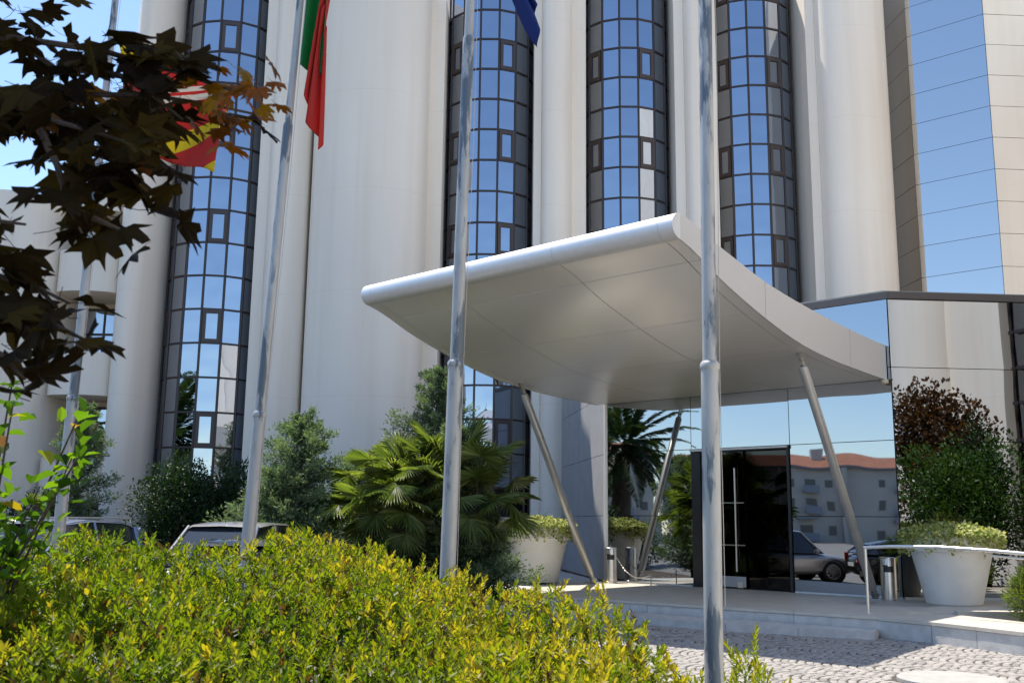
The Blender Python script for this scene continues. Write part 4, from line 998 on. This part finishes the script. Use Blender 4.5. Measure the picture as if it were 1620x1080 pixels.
# low shrub behind the nearest flagpole
def sprig_bush(x, y, h, r0, n, label, seed):
    r = np.random.default_rng(seed); root = empty('azalea_shrub', (x, y, 0), label, 'shrub')
    a = r.uniform(0, 2 * pi, n); q = np.sqrt(r.uniform(0, 1, n)) * r0; ht = h * (1 - .55 * (q / r0) ** 2) * r.uniform(.45, 1, n); Ps = []; Ds = []; Ns = []; Ls = []; Ts = []
    b = np.stack([q * np.cos(a), q * np.sin(a), ht], 1); tl = np.stack([.5 * np.cos(a) * q / r0, .5 * np.sin(a) * q / r0, np.ones(n)], 1) + r.normal(0, .15, (n, 3))
    for k in range(14):
        f = k / 14; th = k * 2.4 + a * 9; rad = np.stack([np.cos(th), np.sin(th), 0 * th], 1)
        Ps.append(b + tl * (.17 * f)); Ds.append(tl * (.5 + 1.2 * f) + rad * (1 - .5 * f)); Ns.append(tl - rad * .5 + r.normal(0, .2, (n, 3))); Ls.append(r.uniform(.05, .075, n)); Ts.append(np.clip(.6 + .3 * f + r.normal(0, .1, n), 0, 1))
    P, D, Nn, L, T = (np.concatenate(v) for v in (Ps, Ds, Ns, Ls, Ts))
    obj_mesh('foliage', leaf_mesh('foliage', P, D, Nn, L, L * .3, T, M['hedge']), root)
    m = MB()
    for i in range(n // 2): m.tube([Vector((x, y, 0)), Vector((x + b[i][0] * .6, y + b[i][1] * .6, b[i][2] * .6)), Vector((x + b[i][0], y + b[i][1], b[i][2]))], [.01, .006, .004], 4, False)
    m.build('stem', M['twig'], root)
sprig_bush(1.58, 6.95, .80, .22, 46, 'small upright shrub growing behind the nearest flagpole at the edge of the setts', 3)
sprig_bush(1.20, 6.75, .62, .16, 26, 'small leafy sprig left of the nearest flagpole beside the hedge', 4)

# glossy broadleaf bush at the left edge
def left_bush():
    root = empty('glossy_bush', (-2.15, 4.3, 0), 'glossy light green broadleaf bush at the left edge above the hedge', 'shrub'); Ws = []
    pr = []
    for s in range(5):
        r = np.random.default_rng(s); m = MB(); w = .021; L = .078; f = .008 + .004 * s
        m.add([(0, 0, 0), (-w, L * .3, f), (-w * .85, L * .65, f), (0, L, -.006), (w * .85, L * .65, f), (w, L * .3, f), (0, L * .5, 0)], [(0, 6, 1), (1, 6, 2), (2, 6, 3), (0, 5, 6), (5, 4, 6), (4, 3, 6)]); pr.append(m.mesh('leaf', M['broad'], smooth=60))
    tips = [(-1.64, 4.0, 1.98), (-1.80, 4.2, 2.05), (-1.99, 4.0, 2.05), (-2.15, 4.3, 2.2), (-1.78, 4.1, 1.84), (-1.90, 4.1, 1.72), (-2.03, 4.2, 1.62), (-2.18, 4.0, 1.8), (-2.22, 4.3, 1.95), (-1.92, 4.3, 1.56), (-1.96, 4.0, 1.45), (-2.1, 4.2, 1.38), (-2.32, 4.1, 1.5), (-2.28, 4.4, 1.25), (-2.05, 4.4, 1.3), (-2.38, 4.2, 2.05)]
    c = 0; st = MB()
    for t in tips:
        t = Vector(t); b = Vector((-2.25 + random.uniform(-.1, .1), 4.35, .5)); mid = b.lerp(t, .55) + Vector((-.06, .04, .1)); st.tube([b, mid, t], [.012, .007, .003], 6, False)
        for k in range(19):
            f = random.uniform(.35, 1.0) ** .7; p = (mid.lerp(t, (f - .5) * 2) if f > .5 else b.lerp(mid, f * 2)) + Vector([random.gauss(0, .035) for _ in range(3)])
            q = (Vector((random.gauss(.2, .8), random.gauss(-.1, .8), random.gauss(.45, .35)))).to_track_quat('Y', 'Z')
            o = link('leaf', random.choice(pr), root, p - root.location, q.to_euler(), random.uniform(.8, 1.4)); c += 1
    st.build('branch', M['bark'], root)
left_bush()
leafy_shrub('privet_bush', -2.50, 4.6, .50, .5, .3, 1.75, 5500, 'broad_s', .055, 'darker leafy bush filling the left edge behind the glossy leaves', seed=5)

# overhanging maple
def maple():
    root = empty('maple_tree', (-3.3, 1.9, 0), 'dark leaved maple whose branches hang into the upper left of the view', 'tree')
    def leafm(s, mat):
        r = random.Random(s); pts = []; lobes = [(-125, .42), (-72, .74), (-38, .30), (-32, .92), (-14, .40), (0, 1.0), (14, .40), (32, .92), (38, .30), (72, .74), (125, .42)]
        out = []
        for i, (a, l) in enumerate([(-150, .16), (-125, .50), (-100, .44), (-72, .84), (-62, .70), (-52, .56), (-40, .74), (-30, .97), (-22, .74), (-15, .62), (-9, .80), (0, 1.0), (9, .80), (15, .62), (22, .74), (30, .97), (40, .74), (52, .56), (62, .70), (72, .84), (100, .44), (125, .50), (150, .16)]):
            aa = radians(a + r.uniform(-4, 4)); l *= r.uniform(.9, 1.08); out.append((l * sin(aa) * .105, l * cos(aa) * .105 + .02))
            if l > .7:
                pass
        n = len(out); cup = r.uniform(-.9, .9); sag = r.uniform(.6, 2.4)
        vs = [(0, .02, 0)] + [(x, y, cup * x * x * 4 - sag * max(y, 0) ** 2 * 2 + r.uniform(-.006, .006)) for x, y in out]
        m = MB(); m.add(vs, [(0, i, i + 1) for i in range(1, n)] + [(0, n, 1)]); m.tube([(0, .02, 0), (0, -.03, .004), (0, -.075, .02)], .0012, 4, False); return m.mesh('leaf', mat)
    dk = [leafm(s, M['maple_dark']) for s in range(9)]; glow = [leafm(s + 20, M['maple_backlit']) for s in range(6)]
    # leaf bearing twigs, each a polyline through real space
    A = lambda px, py, Y: at(px, py, Y)
    twigs = [([A(-160, 60, 2.5), A(20, 60, 2.6), A(160, 80, 2.5), A(300, 120, 2.4), A(360, 140, 2.4), A(430, 150, 2.4)], 54, .8),
             ([A(-150, 140, 2.4), A(0, 150, 2.4), A(110, 150, 2.5), A(230, 150, 2.45), A(330, 165, 2.4), A(400, 180, 2.4)], 52, .8),
             ([A(-150, 200, 2.3), A(-20, 200, 2.3), A(80, 190, 2.3), A(170, 215, 2.3), A(270, 250, 2.3)], 46, .9),
             ([A(110, 150, 2.5), A(120, 230, 2.4), A(190, 260, 2.35), A(240, 300, 2.3)], 22, .9),
             ([A(60, 200, 2.3), A(90, 260, 2.25), A(110, 330, 2.2), A(130, 370, 2.2)], 12, .9),
             ([A(-120, 330, 2.2), A(-40, 345, 2.15), A(40, 355, 2.1)], 7, .9),
             ([A(110, 330, 2.2), A(160, 350, 2.2), A(215, 375, 2.2)], 4, .8),
             ([A(-150, 400, 2.2), A(-30, 430, 2.2), A(50, 450, 2.2), A(110, 480, 2.15)], 15, .9),
             ([A(-100, 470, 2.2), A(0, 500, 2.1), A(80, 510, 2.15), A(130, 535, 2.1)], 15, .9),
             ([A(-80, 520, 2.1), A(0, 560, 2.1), A(40, 600, 2.1)], 9, .9),
             ([A(-160, 20, 2.8), A(-20, 0, 2.7), A(30, -20, 2.6)], 6, .8),
             ([A(130, 110, 2.5), A(190, 120, 2.45), A(240, 150, 2.4), A(290, 190, 2.4)], 10, .85),
             ([A(20, 60, 2.6), A(90, 110, 2.6), A(200, 60, 2.5), A(250, 60, 2.5)], 12, .85)]
    br = MB()
    for tw, cnt, s in twigs:
        br.tube(tw, [.011 - .008 * i / (len(tw) - 1) for i in range(len(tw))], 6, False)
        for k in range(cnt):
            f = (k + random.random()) / cnt * (len(tw) - 1); i = min(int(f), len(tw) - 2); p = tw[i].lerp(tw[i + 1], f - i) + Vector((random.gauss(0, .04), random.gauss(0, .07), random.gauss(-.012, .042)))
            X = p.x / p.y
            backlit = (X > -.35 and p.z > 2.4 and random.random() < .9) or random.random() < .03  # mostly tip leaves, given the colour with painted backlight
            # blades hang: length direction outward-down, face roughly up
            d = Vector((random.gauss(.45, .6), random.gauss(-.1, .7), random.gauss(-.25, .35))); nrm = Vector((random.gauss(0, .6), random.gauss(-.55, .6), 1.0)).normalized()
            d = (d - nrm * d.dot(nrm)).normalized(); xx = d.cross(nrm).normalized(); R = Matrix((xx, d, nrm)).transposed()
            link('leaf', random.choice(glow if backlit else dk), root, p - root.location, R.to_euler(), random.uniform(.72, 1.15) * s * (.6 if backlit and X > -.35 else .95))
    br.build('branch', M['bark'], root)
    m = MB(); m.tube([(-3.3, 1.9, 0), (-3.25, 1.95, 1.2), (-3.1, 2.1, 2.4), (-2.7, 2.5, 3.6), (-2.2, 2.8, 4.5)], [.12, .10, .085, .06, .03], 12); m.tube([(-3.1, 2.1, 2.4), (-2.2, 2.4, 2.7), (-1.7, 2.5, 2.85)], [.05, .03, .015], 8); m.tube([(-3.2, 2.0, 1.5), (-2.2, 2.2, 1.9), (-1.6, 2.25, 2.15)], [.045, .025, .01], 8); m.build('trunk', M['bark'], root)
    # unseen crown above the view, added to shade the hanging leaves
    n = 3600; r = np.random.default_rng(9); c = np.array([[-2.9, 2.2, 3.9, 1.0], [-1.7, 2.7, 3.75, .62], [-2.6, 3.2, 4.2, .9], [-3.4, 3.0, 3.4, .8], [-1.9, 2.7, 4.3, .7], [-1.1, 2.75, 3.75, .38]])
    i = r.integers(0, len(c), n); d = r.normal(size=(n, 3)); d /= np.linalg.norm(d, axis=1, keepdims=True); P = c[i, :3] + d * (c[i, 3] * r.uniform(.2, 1, n) ** .5)[:, None] * np.array([1, 1, .55]) - np.array(root.location)
    D = r.normal(size=(n, 3)); D[:, 2] *= .4; o = obj_mesh('shading_foliage', leaf_mesh('shading_foliage', P, D, r.normal(size=(n, 3)) * .4 + np.array([0, 0, 1.]), .14, .14, r.uniform(0, 1, n), M['maple_crown']), root); o['kind'] = 'stuff'
maple()

# conifers before the tower
def juniper(x, y, h, w, seed, label, n=70, lean=(0, 0), z0=0.25):
    r = np.random.default_rng(seed); root = empty('juniper', (x, y, 0), label, 'shrub', None); Ps = []; Ds = []; Ts = []; br = MB()
    br.tube([(x, y, 0), (x + lean[0] * .5, y + lean[1] * .5, h * .5), (x + lean[0], y + lean[1], h * .96)], [.07, .045, .012], 8)
    for i in range(n):
        f = (i + r.uniform(0, 1)) / n; zz = z0 + (h - z0) * f ** .85; a = i * 2.4 + r.uniform(-.3, .3); Lb = w * (1 - f) ** .5 * r.uniform(.45, 1.25) + .1
        b = np.array([lean[0] * zz / h, lean[1] * zz / h, zz - .1]); e = np.array([cos(a) * Lb, sin(a) * Lb, .30 * Lb + r.uniform(-.05, .22)])
        br.tube([Vector(b) + Vector((x, y, 0)), Vector(b + e * .55) + Vector((x, y, -.02)), Vector(b + e) + Vector((x, y, 0))], [.016, .010, .004], 4, False)
        k = int(80 + 150 * Lb); t = r.uniform(.12, 1.05, k); off = r.normal(0, 1, (k, 3)) * (.030 + .085 * t[:, None] * (1.12 - t[:, None])) * (.5 + Lb)
        P = b + e * t[:, None] + off; P[:, 2] += .03 * np.sin(t * 3)
        Ps.append(P); Ds.append(np.array([cos(a), sin(a), .75]) * .7 + off * 5 + r.normal(0, .3, (k, 3))); Ts.append(np.clip(.35 + .5 * t + r.normal(0, .15, k) - .5 * (r.uniform(0, 1, k) < .06), 0, 1))
    P, D, T = np.concatenate(Ps), np.concatenate(Ds), np.concatenate(Ts); n = len(P)
    # every sprig = several narrow scale sprays
    P3 = np.repeat(P, 3, 0) + r.normal(0, .012, (3 * n, 3)); D3 = np.repeat(D, 3, 0) + r.normal(0, .45, (3 * n, 3)); L = r.uniform(.045, .10, 3 * n)
    obj_mesh('foliage', leaf_mesh('foliage', P3, D3, r.normal(size=(3 * n, 3)), L, L * .26, np.repeat(T, 3), M['juniper'], shape='quad'), root)
    br.build('branch', M['bark'], root)
G = lambda px, Y: at(px, 830, Y).x
juniper(G(472, 20.5), 20.5, 3.7, 1.35, 1, 'bluish juniper with a pointed top in front of the big white pier', 76, (.0, 0))
juniper(G(440, 20.0), 20.0, 2.6, 1.0, 2, 'lower juniper sprawling beside the second pole from the left', 40)
juniper(G(650, 24.8), 24.8, 5.35, 1.35, 3, 'tall dark juniper rising behind the fan palm', 84, (.65, 0))
juniper(G(738, 20.4), 20.4, 3.5, 1.1, 4, 'broad juniper between the fan palm and the left planter', 80, (-.25, 0))
juniper(G(764, 20.0), 20.0, 2.0, .6, 5, 'low juniper mound left of the white planter', 46)
juniper(G(118, 26.5), 26.5, 4.6, 1.0, 6, 'dark conifer standing before the balcony wing windows', 64)
juniper(G(560, 24.3), 24.3, 2.9, .9, 7, 'juniper half hidden behind the left side of the fan palm', 46)
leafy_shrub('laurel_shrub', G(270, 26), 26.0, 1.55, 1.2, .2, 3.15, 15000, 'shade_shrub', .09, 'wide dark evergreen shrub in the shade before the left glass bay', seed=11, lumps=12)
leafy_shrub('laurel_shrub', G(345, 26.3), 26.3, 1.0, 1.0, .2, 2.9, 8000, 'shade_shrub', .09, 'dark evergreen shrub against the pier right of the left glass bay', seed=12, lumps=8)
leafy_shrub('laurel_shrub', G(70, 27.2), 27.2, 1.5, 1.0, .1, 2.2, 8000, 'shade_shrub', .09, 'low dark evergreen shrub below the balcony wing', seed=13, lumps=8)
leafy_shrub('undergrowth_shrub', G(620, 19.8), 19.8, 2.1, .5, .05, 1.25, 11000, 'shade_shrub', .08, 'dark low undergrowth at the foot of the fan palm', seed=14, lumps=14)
leafy_shrub('undergrowth_shrub', G(440, 18.9), 18.9, .6, .5, .05, 1.55, 3800, 'broad_s', .07, 'small leafy shrub beside the silver grey hatchback', seed=15, lumps=6)

def fan_frond(seed, nb=34, R=.62):
    r = np.random.default_rng(seed); Ps = []; Ds = []; Ns = []; L = []; T = []
    for i in range(nb):
        a = radians(-118 + 236 * i / (nb - 1)); d = np.array([sin(a), cos(a), -.12 - .10 * abs(sin(a)) + r.normal(0, .03)])
        l = R * (.72 + .28 * cos(a * .7)) * r.uniform(.92, 1.06); Ps.append([0, .0, 0]); Ds.append(d); Ns.append([.35 * cos(a), -.35 * sin(a), 1]); L.append(l); T.append(np.clip(r.normal(.5, .17), 0, 1))
    L = np.array(L); return leaf_mesh('frond', np.array(Ps), np.array(Ds), np.array(Ns), L, np.full(nb, .034), np.array(T), M['palm'], fold=.35)
def fan_palm(x, y, z0, n, seed, label, Rl=.95):
    r = random.Random(seed); root = empty('fan_palm', (x, y, 0), label, 'palm'); fr = [fan_frond(seed * 10 + k) for k in range(5)]; st = MB()
    c = Vector((x, y, z0))
    for i in range(n):
        a = i * 2.4 + r.uniform(-.3, .3); el = radians(r.uniform(-18, 85)); l = Rl * r.uniform(.7, 1.1); d = Vector((cos(a) * cos(el), sin(a) * cos(el), sin(el)))
        base = c + Vector((r.uniform(-.5, .5), r.uniform(-.3, .3), r.uniform(-.25, .3))); e = base + d * l; st.tube([base, base + d * l * .5 + Vector((0, 0, .05)), e], [.012, .009, .007], 5, False)
        dd = (d + Vector((0, 0, -.25))).normalized(); q = dd.to_track_quat('Y', 'Z'); o = link('frond', r.choice(fr), root, e - root.location, q.to_euler(), r.uniform(.8, 1.15)); o.rotation_euler.rotate_axis('Y', r.uniform(-.5, .5)); o.rotation_euler.rotate_axis('X', r.uniform(-.5, .15))
    st.tube([Vector((x, y, 0)), c], [.14, .12], 10); st.build('trunk', M['bark'], root)
fan_palm(G(632, 20.3), 20.3, 1.75, 100, 2, 'bushy fan palm with many radiating leaves in front of the white pier', 1.05)
fan_palm(G(722, 20.0), 20.0, 1.90, 40, 4, 'second fan palm right of the pole, behind the junipers', 1.0)
fan_palm(G(505, 14.5), 14.5, .60, 12, 6, 'small bright green fan palm just beyond the hedge', .32)

# fern like juniper at the right edge
leafy_shrub('feathery_shrub', 8.02, 15.5, .62, .5, .12, 1.10, 5200, 'grassy', .13, 'bright green feathery shrub at the right edge beside the planter', W_=.1, seed=21, lumps=6)
# planting mirrored in the right hand glass
leafy_shrub('camellia_bush', 11.0, 15.6, 1.3, 1.3, .2, 3.7, 11000, 'broad_s', .10, 'tall glossy green bush mirrored in the glass behind the right planter', seed=31, lumps=10)
leafy_shrub('camellia_bush', 13.2, 15.9, 1.2, 1.2, .2, 3.2, 9000, 'broad_s', .10, 'green bush mirrored at the right edge of the entrance glass', seed=32, lumps=9)
leafy_shrub('copper_maple', 11.9, 13.4, 1.5, 1.4, 1.6, 5.3, 9000, 'maple_crown', .12, 'copper leaved maple mirrored above the green bushes in the right hand glass', 'tree', W_=.7, seed=33, lumps=10)
leafy_shrub('laurel_shrub', 12.2, 14.6, 1.0, 1.0, .2, 4.1, 8000, 'shade_shrub', .10, 'dark evergreen mirrored between the glossy bushes', seed=34, lumps=8)
leafy_shrub('tall_grass', 9.9, 17.0, .6, .5, .1, 1.5, 3600, 'grassy', .42, 'tuft of tall ornamental grass mirrored behind the right planter', 'grass plant', W_=.03, seed=35, lumps=5, trunk=False, up=1.6)

# date palms mirrored in the glass
def date_frond(seed, L=2.7):
    r = np.random.default_rng(seed); n = 120; t = np.linspace(.12, 1, n); sd_ = np.where(np.arange(n) % 2, 1, -1)
    yy = L * t * (1 - .12 * t); zz = .35 * t * L * .4 - .62 * L * t ** 2.4 * .55
    P = np.stack([0 * t, yy, zz], 1); D = np.stack([sd_ * 1.0, .75 + 0 * t, -.35 + 0 * t], 1) + r.normal(0, .08, (n, 3)); ll = .50 * np.sin(np.clip(t * 1.05, 0, 1) * pi * .86 + .25)
    return leaf_mesh('frond', P, D, np.tile([0, 0, 1.], (n, 1)) + r.normal(0, .15, (n, 3)), np.clip(ll, .12, 1), np.full(n, .04), np.clip(r.normal(.5, .2, n), 0, 1), M['datepalm'])
dfr = [date_frond(k) for k in range(5)]
def date_palm(x, y, h, seed, label, s=1.):
    r = random.Random(seed); root = empty('date_palm', (x, y, 0), label, 'palm', None); m = MB(); m.tube([(x, y, 0), (x, y, h * .6), (x, y, h)], [.34 * s, .28 * s, .36 * s], 14); m.build('trunk', M['bark'], root)
    for i in range(54):
        o = link('frond', r.choice(dfr), root, (0, 0, h), (radians(r.uniform(-45, 72)), 0, i * 2.4 + r.uniform(-.2, .2)), s * r.uniform(.85, 1.1))
date_palm(-19.0, 19.9, 5.1, 1, 'large date palm mirrored at the left end of the entrance glass', 1.4)
date_palm(-17, -7, 5.5, 2, 'date palm mirrored low in the left glass bay', 1.2)
date_palm(7.5, 1.0 - 8, 6.5, 3, 'date palm mirrored at the right edge of the left glass bay', 1.2)
leafy_shrub('camellia_bush', -14.5, 22.2, 1.6, 1.6, .2, 3.4, 6000, 'shade_shrub', .16, 'dark bush below the mirrored date palm', seed=41, lumps=8)
leafy_shrub('camellia_bush', -16.0, 20.4, 1.6, 1.2, .1, 1.9, 5000, 'shade_shrub', .12, 'low dark bush mirrored beside the left strut', seed=42, lumps=8)

# ================================================================== APARTMENT BLOCKS seen in the mirror glass
M['apt'] = pbr('cream_apartment_wall', (.50, .48, .44), .85, var=.1, vscale=.4); M['tile'] = pbr('terracotta_roof', (.33, .125, .065), .85, var=.3, vscale=1.5, bump=.3, bscale=8)
M['aptw'] = pbr('dark_window', (.05, .06, .08), .15); M['balc'] = pbr('grey_balcony_front', (.22, .25, .30), .6); M['eave'] = pbr('grey_eave', (.16, .165, .18), .7)
def block(cx, cy, ang, Lb, H, label, step=0):
    root = empty('apartment_block', (cx, cy, 0), label, 'building'); d = Vector((cos(ang), sin(ang), 0)); n = Vector((d.y, -d.x, 0))      # n faces the hotel
    C0 = Vector((cx, cy, 0)); P = lambda s, t, z: C0 + d * s + n * t + Vector((0, 0, z))
    m = MB(); m.obox(P(0, -6, H / 2), d * Lb / 2, n * 6, (0, 0, H / 2)); m.build('wall', M['apt'], root)
    m = MB(); m.obox(P(0, -6, H + .15), d * (Lb / 2 + .7), n * 6.8, (0, 0, .18)); m.build('eave', M['eave'], root)
    m = MB(); e = Lb / 2 + .6; v = [P(-e, .7, H + .33), P(e, .7, H + .33), P(e, -12.7, H + .33), P(-e, -12.7, H + .33), P(-e + 3, -6, H + 2.3), P(e - 3, -6, H + 2.3)]
    m.add(v, [(0, 1, 5, 4), (1, 2, 5), (2, 3, 4, 5), (3, 0, 4), (3, 2, 1, 0)]); rf = m.build('roof', M['tile'], root)
    m = MB()
    for s in (-Lb / 4, Lb / 5): m.obox(P(s, -4.5, H + 2.3), d * .8, n * .5, (0, 0, .8))
    m.build('chimney', M['apt'], rf)
    w = MB(); w.obox((0, 0, 0), d * .50, n * .04, (0, 0, .60)); wm = w.mesh('window', M['aptw']); w = MB(); w.obox((0, 0, 0), d * 1.0, n * .04, (0, 0, 1.05)); wd = w.mesh('window', M['aptw'])
    b = MB(); b.obox((0, .0, 0), d * 1.45, n * .06, (0, 0, .5)); b.obox(n * -.65 + Vector((0, 0, -.5)), d * 1.45, n * .7, (0, 0, .09)); bm_ = b.mesh('balcony', [M['balc']])
    fl = int(H // 3); k = int(Lb // 3.1)
    for f in range(fl):
        for i in range(k):
            s = -Lb / 2 + (i + .5) * Lb / k
            if i % 4 == 3: continue
            if i % 4 == 1: link('window', wd, root, P(s, .03, f * 3 + 1.25) - C0); link('balcony', bm_, root, P(s, 1.35, f * 3 + .75) - C0)
            else: link('window', wm, root, P(s, .03, f * 3 + 1.6) - C0)
    # projecting bays between the balconies
    for i in range(0, k, 3):
        m = MB(); s = -Lb / 2 + (i + 1.0) * Lb / k; m.obox(P(s, .5, H / 2), d * .25, n * .5, (0, 0, H / 2 - .01)); m.build('pilaster', M['apt'], root)
    return root
block(-112, -42, radians(100), 76, 9.9, 'long cream apartment block with red tiled roof mirrored right of the door')
block(-108, 24, radians(88), 50, 10.4, 'cream apartment block with grey balconies mirrored left of the door')
block(-85, -100, radians(135), 60, 12.0, 'distant cream apartment block mirrored at the corner of the glass')
